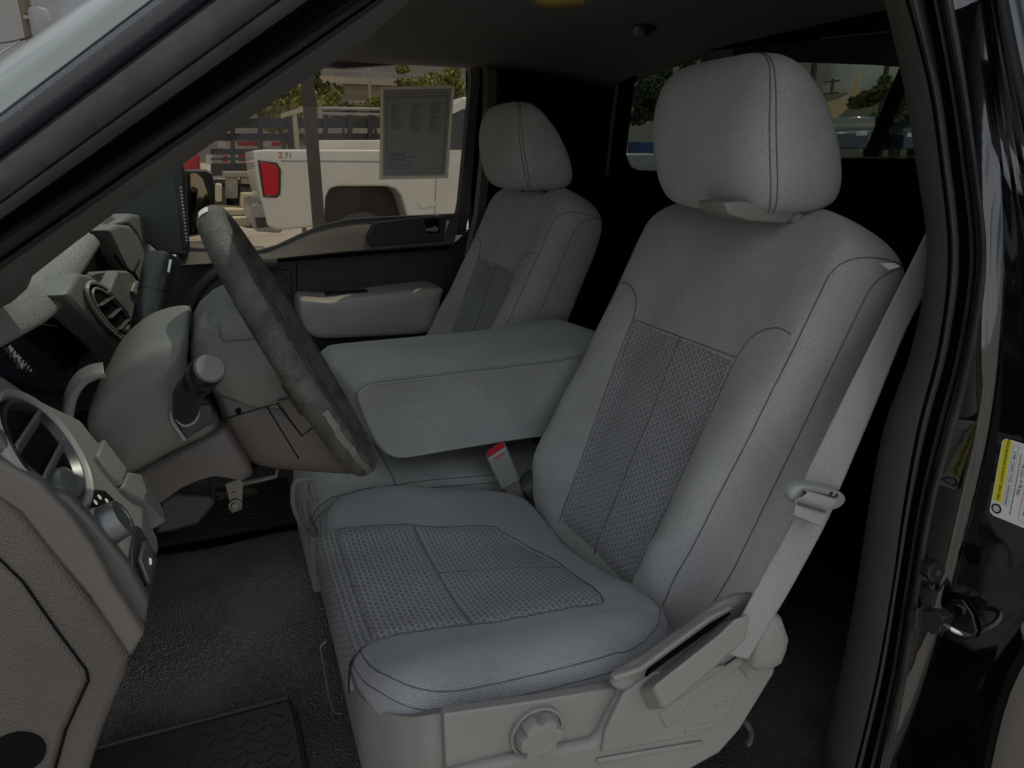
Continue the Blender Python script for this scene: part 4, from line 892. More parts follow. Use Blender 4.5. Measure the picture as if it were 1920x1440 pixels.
mb = MB(); mb.prism(PY([(508, 508), (540, 505), (546, 512), (548, 545), (542, 555), (512, 558)], YD-.006), (0, .01, 0)); mb.prism(PY([(512, 514), (536, 512), (538, 530), (514, 533)], YD-.010), (0, .006, 0)); mb.build('pull_bezel', 'dark_door', pd, bevel=.003)
mb = MB(); pillow(mb, spline(PY([(562, 568), (572, 560), (612, 562), (660, 556), (690, 554), (820, 539), (826, 560), (818, 600), (800, 622), (700, 629), (605, 633), (575, 622), (563, 595)], .655), 4, True), (0, -1, 0), [(1, -.02), (1, 0), (.985, .010), (.95, .018), (.8, .022), (.4, .024)], back=.12)
mb.build('armrest', 'armrest', pd, smooth=55)
mb = MB(); mb.prism(PY([(612, 560), (690, 552), (692, 546), (612, 552)], .70), (0, .05, 0)); mb.build('switch_pod', 'dark', pd, bevel=.003)
# window frame round the glass
wi = [(357, 466), (480, 472), (520, 461), (560, 442), (600, 424), (650, 412), (700, 408), (858, 401), (862, 380), (870, 300), (878, 210), (884, 150), (882, 130), (874, 121), (856, 118), (760, 120), (640, 128), (560, 118), (300, 288), (330, 380)]
wo = [(340, 500), (480, 500), (520, 490), (560, 480), (600, 470), (650, 455), (700, 450), (872, 440), (880, 400), (888, 300), (894, 210), (900, 150), (897, 122), (885, 108), (860, 105), (760, 106), (640, 114), (550, 100), (280, 276), (312, 380)]
mb = MB(); a = PY(wi, .775); b = PY(wo, .77); a2 = [q+Vector((0, .03, 0)) for q in a]; mb.loft([a2+[a2[0]], a+[a[0]], b+[b[0]]], False, closed=False); mb.build('window_frame', 'rubber', pd, smooth=30)
mb = MB(); a = PY(wi, .790); mb.prism(a, (0, .004, 0)); mb.build('window_glass', 'win_glass', pd)
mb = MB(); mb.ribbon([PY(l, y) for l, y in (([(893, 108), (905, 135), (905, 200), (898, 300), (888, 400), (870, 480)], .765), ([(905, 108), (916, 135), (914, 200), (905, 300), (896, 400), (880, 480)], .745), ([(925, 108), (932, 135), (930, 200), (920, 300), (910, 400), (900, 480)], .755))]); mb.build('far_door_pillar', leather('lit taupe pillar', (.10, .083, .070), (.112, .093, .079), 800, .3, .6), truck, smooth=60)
mb = MB(); mb.prism(PY([(180, 425), (205, 385), (255, 345), (325, 290), (340, 300), (348, 330), (354, 480), (300, 476), (258, 440)], .72), (0, .06, 0)); mb.build('mirror_corner_panel', 'dark_door', pd, bevel=.006)
mb = MB(); mb.prism(PY([(326, 322), (341, 312), (356, 462), (343, 468)], .715), (0, .02, 0)); mb.build('window_channel', 'rubber', pd, bevel=.002)
mb = MB()
for k in range(16): mb.lathe(P(338+k*.75+1, 352+k*6.6, y=.7135), (0, -1, 0), [(.0022, 0), (.0016, .001)], 8)
mb.build('channel_fleck', 'white_mark', pd)
mb = MB(); pillow(mb, PY([(340, 318), (385, 318), (398, 324), (402, 345), (404, 380), (398, 420), (380, 440), (345, 446)], 1.02), (0, -1, 0), [(1, -.02), (1, 0), (.95, .01)], back=.10); mir = mb.build('side_mirror', 'dark_door', pd, smooth=50)
mb = MB(); mb.prism(PY([(343, 326), (368, 325), (380, 335), (390, 365), (394, 392), (378, 396), (372, 404), (345, 405)], 1.006), (0, .004, 0)); mb.prism(PY([(345, 410), (378, 400), (392, 410), (376, 430), (347, 440)], 1.006), (0, .004, 0)); mb.build('mirror_glass', 'mirror', mir)

# ------------------------------------------------------------------ mats, labels and the window form
fm = MB(); A = [(-.36, -.225), (.022, -.225), (.030, -.27), (.036, -.62), (-.36, -.62)]
fm.prism([(x, y, .672) for x, y in A], (0, 0, .010))
rim_ = [(x, y, .684) for x, y in A]; fm.tube(rim_, .0045, 8, closed=True)
for i in range(22):
    for j in range(18):
        c = Vector((-.345+i*.0175+(j % 2)*.00875, -.255-j*.0205, .6825))
        if c.x > .015: continue
        s = 1 if (i+j) % 2 else -1; d = Vector((.0056, .0056*s, 0)); e = Vector((-.0014*s, .0014, 0)); fm.obox(c, d, e, (0, 0, .0012))
tag(fm.build('floor_mat', plain('black rubber mat', (.026, .026, .028), .45, var=.25, vscale=12), None, bevel=.0), 'black rubber mat with raised diamond tread on the driver floor', 'floor mat')
fm = MB(); fm.prism([(-.42, .20, .765), (.10, .20, .765), (.10, .60, .69), (-.42, .60, .69)], (0, 0, .010))
for i in range(26):
    for j in range(14):
        c = Vector((-.41+i*.02, .215+j*.027, .7765-.0051*j)); s = 1 if (i+j) % 2 else -1; fm.obox(c, Vector((.008, .006*s, -.0011*s)), Vector((-.0014*s, .0014, 0)), (0, 0, .0012))
tag(fm.build('floor_mat', plain('black passenger mat', (.014, .014, .014), .5), None), 'black tread plate mat on the passenger side, seen under the steering column', 'floor mat')

M['label_white'] = plain('printed label white', (.62, .62, .60), .45); M['label_yellow'] = plain('printed label yellow', (.62, .58, .03), .45); M['ink'] = plain('label ink', (.012, .012, .012), .6); M['ink_grey'] = plain('grey label ink', (.16, .16, .17), .6); M['ink_red'] = plain('red label ink', (.5, .06, .06), .6)
tlA = P(1881, 820, x=XJ-.0015); blA = P(1855, 963, x=XJ-.0015); upv = (tlA-blA); hgt = upv.length; uu = upv.normalized(); ww = Vector((0, -1, 0)); ww = (ww-uu*ww.dot(uu)).normalized(); LW = .085
nn = Vector((-1, 0, 0))
lab = thing('tire_label', 'white and yellow tire and loading label on the black door jamb', 'label', tuple(blA))
mb = MB(); r_ = .004
def lp(u, v, h=0): return blA+ww*u+uu*v+nn*h
mb.prism([lp(r_, 0), lp(LW, 0), lp(LW, hgt), lp(r_, hgt), lp(.001, hgt-.002), lp(0, hgt-r_), lp(0, r_), lp(.001, .002)], nn*.0004); ls = mb.build('label_sheet', 'label_white', lab)
mb = MB(); mb.prism([lp(.0008, .016, .0004), lp(.0098, .016, .0004), lp(.0098, hgt-.0006, .0004), lp(r_, hgt-.0006, .0004), lp(.0012, hgt-.003, .0004)], nn*.0002); mb.build('yellow_band', 'label_yellow', lab)
def ltext(body, u, v, size, mat='ink', h=.0007): return text_mesh('label_text', body, size, mat, lp(u, v, h), uu, -ww, lab)
ltext('TIRE AND LOADING INFORMATION', .0076, .0175, .00400)
ltext('SEATING CAPACITY   TOTAL  3   FRONT  3   REAR  0', .0150, .016, .0024, 'ink_grey')
ltext('The combined weight of occupants and cargo should never exceed  778 kg or 1717 lbs.', .0205, .008, .0018, 'ink_grey')
ltext('778 kg or 1717 lbs.', .0255, .030, .0044, 'ink_grey')
ltext('TIRE     SIZE     COLD TIRE PRESSURE', .0335, .012, .0026, 'ink_grey')
ltext('FRONT   P235/75R17   240 KPA, 35 PSI', .0400, .012, .0026, 'ink_grey')
ltext('REAR   P235/75R17   240 KPA, 35 PSI', .0465, .012, .0026, 'ink_grey')
ltext('SPARE   P235/75R17   240 KPA, 35 PSI', .0530, .012, .0026, 'ink_grey')
mb = MB()
for q in ([(.0115, .015), (.0115, hgt-.004), (.0165, hgt-.004), (.0165, .015)],): mb.tube([lp(a, b, .0006) for a, b in q], .00016, 4, closed=True)
mb.build('label_border', 'ink_grey', lab)
mb = MB()
for q in ([(.0285, .006), (.0285, hgt-.004), (.060, hgt-.004), (.060, .006)],): mb.tube([lp(a, b, .0006) for a, b in q], .00022, 4, closed=True)
for v_ in (.028, .052): mb.tube([lp(.0285, v_, .0006), lp(.060, v_, .0006)], .00018, 4)
for u_ in (.0355, .042, .0485): mb.tube([lp(u_, .006, .0006), lp(u_, hgt-.004, .0006)], .00014, 4)
mb.build('label_table', 'ink_red', lab)
tc_ = lp(.0062, .0085, .0005)
mb = MB(); mb.lathe(tc_, nn, [(.0052, 0), (.0052, .0002), (.0030, .0003)], 24); mb.prism([tc_+uu*a+ww*b+nn*.0 for a, b in ((.0052, -.0005), (.0050, .003), (-.0050, .003), (-.0052, -.0005))], nn*.0002); mb.lathe(tc_+nn*.0003, nn, [(.0032, 0), (.0032, .0001)], 20, mi=1)
for k in range(6): mb.lathe(tc_+nn*.00042+(uu*math.cos(k*1.047)+ww*math.sin(k*1.047))*.0019, nn, [(.0006, 0), (.0006, .0001)], 8)
mb.build('tire_emblem', ['ink', 'label_white'], lab)

def paper(name, c):
    m, nt, b = newmat(name); N, L = nt.nodes, nt.links; N.remove(b)
    d = N.new('ShaderNodeBsdfDiffuse'); t = N.new('ShaderNodeBsdfTranslucent'); mx = N.new('ShaderNodeMixShader'); mx.inputs[0].default_value = .5
    d.inputs[0].default_value = rgb(c); t.inputs[0].default_value = rgb(c)
    L.new(d.outputs[0], mx.inputs[1]); L.new(t.outputs[0], mx.inputs[2]); L.new(mx.outputs[0], N['Material Output'].inputs[0]); return m
fy = .783
form = thing('window_form', 'printed white vehicle form taped inside the passenger door window', 'paper form', tuple(P(780, 250, y=fy)))
fq = PY([(711, 337), (840, 334), (852, 160), (714, 163)], fy)
mb = MB(); mb.prism(fq, (0, .0008, 0)); mb.build('paper_sheet', paper('thin white paper', (.74, .70, .64)), form)
def fp(u, v): a = fq[0].lerp(fq[1], u); b = fq[3].lerp(fq[2], u); return b.lerp(a, v)+Vector((0, -.0006, 0))
mb = MB(); mb.prism([fp(.035, .03), fp(.965, .03), fp(.95, .965), fp(.05, .965)], (0, .0003, 0)); mb.build('inner_panel', paper('grey printed paper', (.58, .58, .57)), form)
mb = MB()
def bar(u0, u1, v, h): mb.prism([fp(u0, v)+Vector((0, -.0004, 0)), fp(u1, v)+Vector((0, -.0004, 0)), fp(u1, v+h)+Vector((0, -.0004, 0)), fp(u0, v+h)+Vector((0, -.0004, 0))], (0, .0002, 0))
for c0 in (.13, .40, .66):
    for k in range(22):
        if k > 19 and c0 < .3: continue
        bar(c0+(.02 if k % 3 else 0), c0+.08+random.random()*.14, .185+k*.0135, .005)
for v_ in (.072, .105, .118, .68, .872, .888, .93): bar(.10, .90, v_, .004)
for k in range(9): bar(.12, .2+random.random()*.35, .705+k*.018, .006 if k != 1 else .011)
for u_ in (.085, .905): mb.prism([fp(u_, .07)+Vector((0, -.0004, 0)), fp(u_+.008, .07)+Vector((0, -.0004, 0)), fp(u_+.008, .935)+Vector((0, -.0004, 0)), fp(u_, .935)+Vector((0, -.0004, 0))], (0, .0002, 0))
mb.build('printed_lines', 'ink_grey', form)
# ------------------------------------------------------------------ outside
def at(a, b, Y): return P(a, b, y=Y)
gm = plain('sunlit concrete lot', (.36, .335, .295), .9, var=.25, vscale=.6, bump=.3, bscale=60)
mb = MB(); mb.ribbon([[Vector((-400+40*i, -400+40*j, 0)) for j in range(21)] for i in range(21)]); g = structure(mb.build('ground', gm))
mb = MB(); mb.box((16, -60, -.2), (140, 60, 1.50)); structure(mb.build('raised_lot', gm, bevel=.05))
M['white_paint'] = plain('white truck paint', (.62, .605, .565), .35, coat=.5, var=.05, vscale=3); M['tail_red'] = plain('red tail lamp', (.55, .008, .015), .2); M['tyre'] = plain('tyre rubber', (.07, .066, .058), .8, bump=.6, bscale=30)
M['dark_glass'] = plain('dark vehicle glass', (.03, .035, .045), .06); M['brown_steel'] = plain('brown painted steel', (.05, .042, .034), .6, var=.1); M['board_black'] = plain('black stake boards', (.03, .03, .032), .6, var=.25, vscale=5)
M['cream'] = plain('cream painted block', (.55, .50, .36), .7); M['concrete'] = plain('bridge concrete', (.34, .30, .235), .9, var=.12, vscale=.3); M['galv'] = plain('galvanised steel', (.3, .3, .3), .5, metal=.5)
Y1 = 7.5
wp = thing('white_pickup', 'white pickup truck parked outside the passenger window, red tail lamp', 'pickup truck', (at(690, 430, Y1).x, Y1+.9, 0))
side = [(474, 282), (500, 280), (720, 281), (836, 284), (842, 240), (850, 196), (866, 182), (1010, 178), (1010, 432), (772, 424), (764, 406), (752, 366), (742, 354), (725, 349), (634, 349), (618, 354), (611, 370), (608, 424), (520, 432), (500, 424), (492, 384), (480, 330)]
mb = MB(); mb.prism(PY(side, Y1), (0, 1.9, 0)); body = mb.build('body', 'white_paint', wp, bevel=.03, seg=3)
mb = MB(); mb.prism(PY([(598, 263), (845, 262), (845, 284), (598, 284)], Y1+1.7), (0, .1, 0)); mb.build('far_bed_rail', 'white_paint', wp, bevel=.02)
mb = MB(); mb.prism(PY([(487, 303), (518, 309), (523, 318), (523, 362), (518, 367), (496, 367)], Y1-.012), (0, .12, 0)); tl_ = mb.build('tail_lamp', 'tail_red', wp, bevel=.012)
mb = MB(); mb.tube(PY([(485, 301), (519, 307), (525, 318), (524, 364), (518, 369), (495, 369)], Y1-.008), .012, 6, closed=True); mb.build('lamp_surround', 'dark', tl_)
mb = MB(); mb.prism(PY([(846, 215), (868, 204), (1000, 203), (1000, 282), (842, 281)], Y1-.006), (0, .05, 0)); mb.build('side_window', 'dark_glass', wp, bevel=.01)
mb = MB(); mb.prism(PY([(470, 384), (484, 380), (520, 398), (527, 404), (530, 432), (524, 437), (480, 434), (470, 418)], Y1+.02), (0, 1.8, 0)); bp_ = mb.build('rear_bumper', plain('grey step bumper', (.33, .32, .30), .3, metal=.4), wp, bevel=.02)
mb = MB(); mb.prism(PY([(478, 408), (514, 406), (516, 424), (482, 428)], Y1+.012), (0, .02, 0)); mb.build('bumper_step', 'dark', bp_)
wcn = at(684, 462, Y1+.05)
mb = MB(); mb.lathe(wcn, (0, 1, 0), [(.24, 0), (.36, 0), (.40, .04), (.41, .14), (.40, .24), (.36, .28), (.24, .28)], 40); wh = mb.build('wheel', 'tyre', wp, smooth=40)
mb = MB(); mb.lathe(wcn+Vector((0, .03, 0)), (0, 1, 0), [(0, 0), (.1, -.02), (.24, 0), (.25, .05)], 32); mb.build('rim', 'galv', wh, smooth=40)
mb = MB(); mb.prism(PY([(600, 340), (760, 340), (775, 430), (600, 430)], Y1+.4), (0, .02, 0)); mb.build('wheel_well', 'brown_steel', wp)
mb = MB(); mb.tube(PY([(527, 302), (700, 303), (838, 305)], Y1-.001), .008, 6); mb.tube(PY([(819, 290), (815, 405)], Y1-.001), .006, 6); mb.build('body_crease', 'galv', body)
mb = MB(); mb.prism(PY([(782, 381), (808, 378), (818, 381), (818, 386), (792, 391)], Y1-.02), (0, .03, 0)); mb.build('side_trim', 'white_paint', body, bevel=.006)
q = at(522, 296, Y1-.004); ex = (at(545, 296.3, Y1-.004)-q)
text_mesh('decal_letter', 'Z', .085, 'tail_red', q, (1, 0, 0), (.25, 0, 1), wp, .002); text_mesh('decal_letter', '71', .085, 'ink_grey', at(534, 296, Y1-.004), (1, 0, 0), (.25, 0, 1), wp, .002)
# brown post between the trucks
pq = at(596, 400, 5.2)
mb = MB(); mb.box((pq.x-.048, 5.15, 0), (pq.x+.048, 5.25, 4.2)); tag(mb.build('steel_post', 'brown_steel', None, bevel=.006), 'square brown steel post standing in front of the white pickup truck', 'post')
# stake bed truck
Y2 = 12.5
stk = thing('stake_bed_truck', 'black slatted stake bed truck behind the white pickup', 'truck', (at(560, 430, Y2).x, Y2, 0))
def board(mb, x0, x1, y0, y1, Y=Y2, t=.06): mb.prism(PY([(x0, y1), (x1, y1), (x1, y0), (x0, y0)], Y), (0, t, 0))
mb = MB()
for y0, y1 in ((222, 240), (250, 264), (279, 290), (296, 300), (306, 330), (336, 345)): board(mb, 395, 560, y0, y1)
for y0, y1 in ((222, 240), (250, 264)): board(mb, 560, 730, y0, y1)
mb.build('slat_side', 'board_black', stk)
for x0 in (432, 484, 540, 606, 652, 690):
    mb = MB(); board(mb, x0, x0+9, 215, 352 if x0 < 560 else 264, Y2-.05); mb.build('stake', 'board_black', stk)
mb = MB(); board(mb, 380, 500, 345, 352, Y2+.1, 1.8); mb.build('bed_floor', 'board_black', stk)
for k, (x0, x1, y0, y1, m_) in enumerate(((445, 485, 265, 274, 'tail_red'), (408, 424, 264, 276, 'white_paint'), (495, 506, 265, 274, 'white_paint'), (510, 528, 266, 274, 'tail_red'), (417, 428, 292, 304, 'tail_red'), (447, 462, 290, 302, 'tail_red'), (466, 480, 290, 300, 'white_paint'), (386, 398, 290, 308, 'white_paint'))):
    mb = MB(); board(mb, x0, x1, y0, y1, Y2+.35, .05); mb.build('cargo_box', m_, stk)
for x0 in (420, 470):
    mb = MB(); mb.lathe(at(x0, 385, Y2+.1), (0, 1, 0), [(.0, 0), (.40, 0), (.42, .2), (.4, .25)], 24); mb.build('wheel', 'tyre', stk)
# small tool cabinet and blocks by the tailgate
Y3 = 10.5
mb = MB(); board(mb, 418, 484, 322, 332, Y3, .7); board(mb, 424, 446, 332, 372, Y3+.05, .5); board(mb, 452, 484, 332, 345, Y3+.05, .5); tag(mb.build('tool_cart', plain('grey cart steel', (.30, .28, .24), .5, var=.15), None, bevel=.01), 'grey steel cart with flat top beside the red tail lamp', 'cart')
mb = MB(); board(mb, 452, 488, 362, 392, Y3-.3, .6); board(mb, 404, 416, 345, 378, Y3-.3, .4); tag(mb.build('barrier_block', 'cream', None, bevel=.02), 'cream concrete blocks stacked left of the white pickup', 'barrier')
mb = MB(); board(mb, 395, 492, 392, 404, Y3-.6, 1.0); board(mb, 395, 470, 410, 424, Y3-1.4, .5); tag(mb.build('wheel_stop', 'cream', None, bevel=.02), 'long low cream kerb lying on the lot left of the white pickup', 'kerb')
mb = MB(); mb.prism(PY([(330, 290), (374, 286), (376, 330), (330, 332)], 14), (0, 2, 0)); rc = mb.build('red_van', plain('red van paint', (.42, .012, .02), .3, coat=.5), None, bevel=.04); tag(rc, 'red vehicle partly hidden behind the passenger mirror', 'van')
# thin sign pole left of the brown post
lq = at(555, 250, 9.5)
mb = MB(); mb.tube([(lq.x, 9.5, 0), (lq.x, 9.5, 2.15)], .035, 10); mb.obox(Vector((lq.x-.02, 9.5, 2.12)), (.16, 0, .05), (0, .05, 0), (0, 0, .03)); tag(mb.build('gate_post', plain('tan gate post', (.33, .29, .22), .6), None, smooth=40), 'thin tan gate post just left of the brown steel post', 'post')
mb = MB(); mb.tube([at(595, 203, 14), at(720, 205, 14)], .03, 8); mb.tube([at(595, 213, 14), at(720, 215, 14)], .03, 8); mb.box((at(600, 210, 14).x-.04, 13.96, 0), (at(600, 210, 14).x+.04, 14.04, at(600, 200, 14).z)); mb.box((at(716, 210, 14).x-.04, 13.96, 0), (at(716, 210, 14).x+.04, 14.04, at(716, 200, 14).z)); tag(mb.build('pipe_rail', 'galv', None, smooth=40), 'grey double pipe rail behind the white pickup bed', 'railing')
# overpass
YO = 70
ov = thing('overpass', 'long tan concrete overpass crossing the background', 'bridge', (at(740, 165, YO).x, YO+4, 0))
def obx(y0, y1, Y, dY):
    a = at(300, y1, Y); b = at(1250, y0, Y); mb = MB(); mb.box((a.x, Y, at(740, y1, YO).z), (b.x, Y+dY, at(740, y0, YO).z)); return mb
obx(148, 160, YO, 9).build('deck_parapet', 'concrete', ov); obx(160.3, 177, YO+1.2, 7).build('girder', plain('shaded girder concrete', (.27, .235, .19), .9), ov)
mb = MB(); zt = at(740, 148, YO).z
for k in range(60): x = at(300, 150, YO).x+k*1.1; mb.box((x, YO+.2, zt), (x+.06, YO+.26, zt+.55))
mb.box((at(300, 150, YO).x, YO+.2, zt+.5), (at(1250, 150, YO).x, YO+.26, zt+.56)); mb.build('railing', 'galv', ov)
for px_ in (430, 1050):
    mb = MB(); x = at(px_, 170, YO).x; mb.box((x-1, YO+3, 0), (x+1, YO+5.5, at(740, 177, YO).z)); mb.build('pier', 'concrete', ov)
lq = at(694, 180, 40)
mb = MB(); mb.tube([(lq.x, 40, 0), (lq.x, 40, 12)], [.11, .07], 10); mb.tube([(lq.x, 40, 11.8), (lq.x+1.5, 39.8, 12.2)], .05, 8); mb.obox((lq.x+1.9, 39.75, 12.2), (.4, 0, 0), (0, .15, 0), (0, 0, .07)); tag(mb.build('light_pole', 'galv', None, smooth=40), 'thin street light pole in front of the overpass', 'light pole')
# trees: many leaf sized faces through the crown volume
def leafmat(name, c): return plain(name, c, .7, var=.35, vscale=1.5)
M['leaf_a'] = leafmat('yellow green leaves', (.17, .17, .035)); M['leaf_b'] = leafmat('green leaves', (.085, .105, .03)); M['leaf_c'] = leafmat('dark leaves', (.035, .055, .02)); M['bark'] = plain('tree bark', (.09, .07, .05), .9, var=.2)
def tree(label, c, r, leaf, n, ls, group):
    c = Vector(c); t = thing('tree', label, 'tree', (c.x, c.y, 0), group); mb = MB(); mb.tube([(c.x, c.y, 0), (c.x+.1, c.y, c.z*.5), (c.x, c.y, c.z)], [.035*c.z, .026*c.z, .012*c.z], 8)
    for k in range(6): a = k*1.05; mb.tube([(c.x, c.y, c.z-r[2]*.5), (c.x+r[0]*.6*math.cos(a), c.y+r[1]*.6*math.sin(a), c.z+r[2]*.4*math.sin(k*2.1))], [.012*c.z, .004*c.z], 6)
    mb.build('trunk', 'bark', t, smooth=50)
    mb = MB(); cl = [(Vector((random.gauss(0, .5)*r[0], random.gauss(0, .5)*r[1], random.gauss(0, .45)*r[2])), random.uniform(.2, .42)) for _ in range(26)]
    for _ in range(n):
        o, s = random.choice(cl); d = Vector((random.gauss(0, 1), random.gauss(0, 1), random.gauss(0, 1))); d = d.normalized()*random.random()**.4
        q = c+o+Vector((d.x*r[0]*s, d.y*r[1]*s, d.z*r[2]*s)); u = Vector((random.gauss(0, 1), random.gauss(0, 1), random.gauss(0, 1))).normalized()*ls*random.uniform(.6, 1.3); w = u.cross(Vector((random.gauss(0, 1), random.gauss(0, 1), random.gauss(0, 1)))).normalized()*u.length*.5
        mb.add([q-u, q+w, q+u, q-w], [(0, 1, 2, 3)])
    mb.build('crown', leaf, t, smooth=0, fixn=False)
def mpx(Y): return (Y+1.22)/FPX/.95
G = 'trees beyond the lot'
tree('leafy yellow green tree left of the brown post', at(520, 195, 26), (75*mpx(26), 2.0, 45*mpx(26)), 'leaf_a', 5200, .13, G)
tree('green tree rising above the window form', at(825, 172, 38), (60*mpx(38), 2, 34*mpx(38)), 'leaf_a', 3600, .17, G)
tree('low yellow green bush just left of the window form', at(700, 205, 34), (26*mpx(34), 1.2, 22*mpx(34)), 'leaf_a', 1500, .14, G)
tree('bushy tree behind the gate post', at(602, 175, 30), (24*mpx(30), 1.2, 34*mpx(30)), 'leaf_b', 1500, .14, G)
tree('green hedge tree under the overpass', at(640, 210, 44), (50*mpx(44), 1.2, 12*mpx(44)), 'leaf_b', 1200, .16, G)
# behind the rear window
def atx(a, b, X): return P(a, b, x=X)
def mxx(X): return X/FPX/.80
tree('dark dense tree seen in the left part of the rear window', atx(1235, 175, 22), (2, 62*mxx(22), 66*mxx(22)), 'leaf_c', 6000, .14, G)
tree('round green tree at the right end of the rear window', atx(1690, 178, 24), (1.5, 40*mxx(24), 46*mxx(24)), 'leaf_b', 4200, .13, G)
mb = MB(); a = atx(1470, 186, 34); b = atx(1740, 186, 34); mb.box((34, min(a.y, b.y), 0), (40, max(a.y, b.y), a.z)); tag(mb.build('warehouse', plain('grey green wall', (.20, .20, .155), .8, var=.1, vscale=.4)), 'low grey green warehouse wall behind the rear window cars', 'building')
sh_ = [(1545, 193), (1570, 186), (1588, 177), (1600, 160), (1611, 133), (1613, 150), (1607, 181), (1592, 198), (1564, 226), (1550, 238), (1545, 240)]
mb = MB(); mb.prism(PX(sh_, 30), (.06, 0, 0)); tag(mb.build('sunlight_patch', plain('tan painted sunlight', (.62, .46, .30), .8)), 'tan pointed panel painted as sunlight on the wall, seen through the rear window', 'sunlight patch')  # sunlight on the wall, built as a tan panel
pu = atx(1557, 188, 45); mb = MB(); mb.tube([(45, pu.y, 0), (45, pu.y, atx(1560, 148, 45).z)], .12, 8)
for py_ in (153, 175): z = atx(1558, py_, 45).z; mb.box((44.9, pu.y-.75, z-.06), (45, pu.y+.75, z+.06))
tag(mb.build('utility_pole', 'bark', None), 'far utility pole with two crossarms seen through the rear window', 'utility pole')
for px_, X, lb in ((1521, 20, 'dark thick post just right of the driver headrest'), (1657, 26, 'dark thin post in front of the round tree in the rear window')):
    q = atx(px_, 150, X); mb = MB(); mb.box((X, q.y-.07, 0), (X+.14, q.y+.07, 7)); tag(mb.build('lot_post', 'board_black', None), lb, 'post')
def car(name, label, cat, c, L, W, H, yaw, paint, group):
    t = thing(name, label, cat, c, group); c = Vector(c); R = Matrix.Rotation(yaw, 3, 'Z')
    def w(x, y, z): return c+R @ Vector((x, y, z))
    pr = [(-L/2, .35), (-L/2, .72*H*.8), (-L*.38, .62*H), (-L*.17, .66*H), (L*.30, .68*H), (L*.48, .64*H), (L/2, .5*H), (L/2, .35)]
    rings = []
    for y, s in ((-W/2, .97), (-W/2*.96, 1), (W/2*.96, 1), (W/2, .97)): rings.append([w(x*s, y, .35+(z-.35)*s) for x, z in pr])
    mb = MB(); mb.loft(rings); b = mb.build('body', paint, t, bevel=.04)
    gp = [(-L*.19, .64*H), (-L*.05, .97*H), (L*.16, H), (L*.26, .95*H), (L*.40, .64*H)]
    mb = MB(); mb.loft([[w(x, y*W/2*(.80 if z > .8*H else .94), z) for x, z in gp] for y in (-1, 1)]); mb.build('windows', 'dark_glass', t, bevel=.03)
    gp = [(-L*.04, .975*H), (L*.16, H+.012), (L*.255, .965*H), (L*.25, .94*H), (-L*.04, .94*H)]
    mb = MB(); mb.loft([[w(x, y*W/2*.78, z) for x, z in gp] for y in (-1, 1)]); mb.build('roof', paint, t, bevel=.02)
    for sx in (-.31, .30):
        for sy in (-1, 1):
            mb = MB(); q = w(L*sx, sy*(W/2-.2), .32); ax_ = R @ Vector((0, sy, 0)); mb.lathe(q, ax_, [(0, 0), (.30, 0), (.32, .04), (.32, .18), (.28, .21), (.19, .205), (.0, .19)], 20); mb.build('wheel', 'tyre', t, smooth=40)
    for sy in (-1, 1):
        mb = MB(); mb.obox(w(-L/2+.01, sy*W*.36, .56*H), R @ Vector((.03, 0, 0)), R @ Vector((0, .16, 0)), Vector((0, 0, .07))); mb.build('headlight', 'chrome', t, bevel=.01)
bl = plain('dark blue car paint', (.02, .035, .07), .25, coat=1)
def cpos(px_, X, z=1.5): q = atx(px_, 250, X); return (X, q.y, z)
car('parked_car', 'dark blue car with silver headlights right behind the driver headrest', 'car', cpos(1595, 21), 4.6, 1.85, 1.45, rad(35), bl, 'cars in the rear window')
car('parked_car', 'dark blue sedan at the far right of the rear window', 'car', cpos(1700, 24), 4.6, 1.85, 1.45, rad(60), bl, 'cars in the rear window')
car('parked_car', 'pale green white car at the left edge of the rear window', 'car', (11.5, atx(1205, 290, 11.5).y, .18), 4.6, 1.9, 1.5, rad(95), plain('pale car paint', (.60, .66, .60), .3, coat=.6), 'cars in the rear window')
mb = MB(); q = atx(1188, 262, 18); mb.box((18, q.y-.5, 1.5), (19, q.y+.5, 2.3)); tag(mb.build('waste_bin', plain('blue bin', (.01, .04, .16), .5), None, bevel=.03), 'blue bin above the pale car in the rear window', 'bin')
# utility pole with transformer, top left
q = at(60, 60, 22)
up_ = thing('utility_pole', 'wooden utility pole carrying a grey transformer, top left of the view', 'utility pole', (q.x, 22, 0))
mb = MB(); mb.tube([(q.x, 22, 0), (q.x-.1, 22, 12)], [.16, .12], 10); mb.build('pole', 'bark', up_, smooth=50)
mb = MB(); c = at(76, 42, 21.8); mb.lathe(c, (0, 0, 1), [(.0, -.34), (.22, -.34), (.24, -.3), (.24, .25), (.2, .32), (0, .36)], 20); mb.tube([c+Vector((0, 0, .3)), c+Vector((0, 0, .55))], .04, 8); mb.obox(c+Vector((-.25, 0, .1)), (.1, 0, 0), (0, .05, 0), (0, 0, .04)); mb.build('transformer', plain('transformer grey', (.17, .17, .17), .5), up_, smooth=40)
mb = MB(); z0 = at(50, 66, 22).z
mb.tube(spline([Vector((q.x, 22, z0)), at(20, 78, 22), at(-40, 84, 22)], 5), .02, 6); mb.tube(spline([Vector((q.x, 22, z0)), at(25, 84, 21), at(-20, 115, 20)], 5), .015, 6); mb.tube(spline([Vector((q.x, 22, z0+.1)), at(70, 66, 23), at(100, 40, 26)], 5), .012, 6); mb.build('wire', 'rubber', up_)

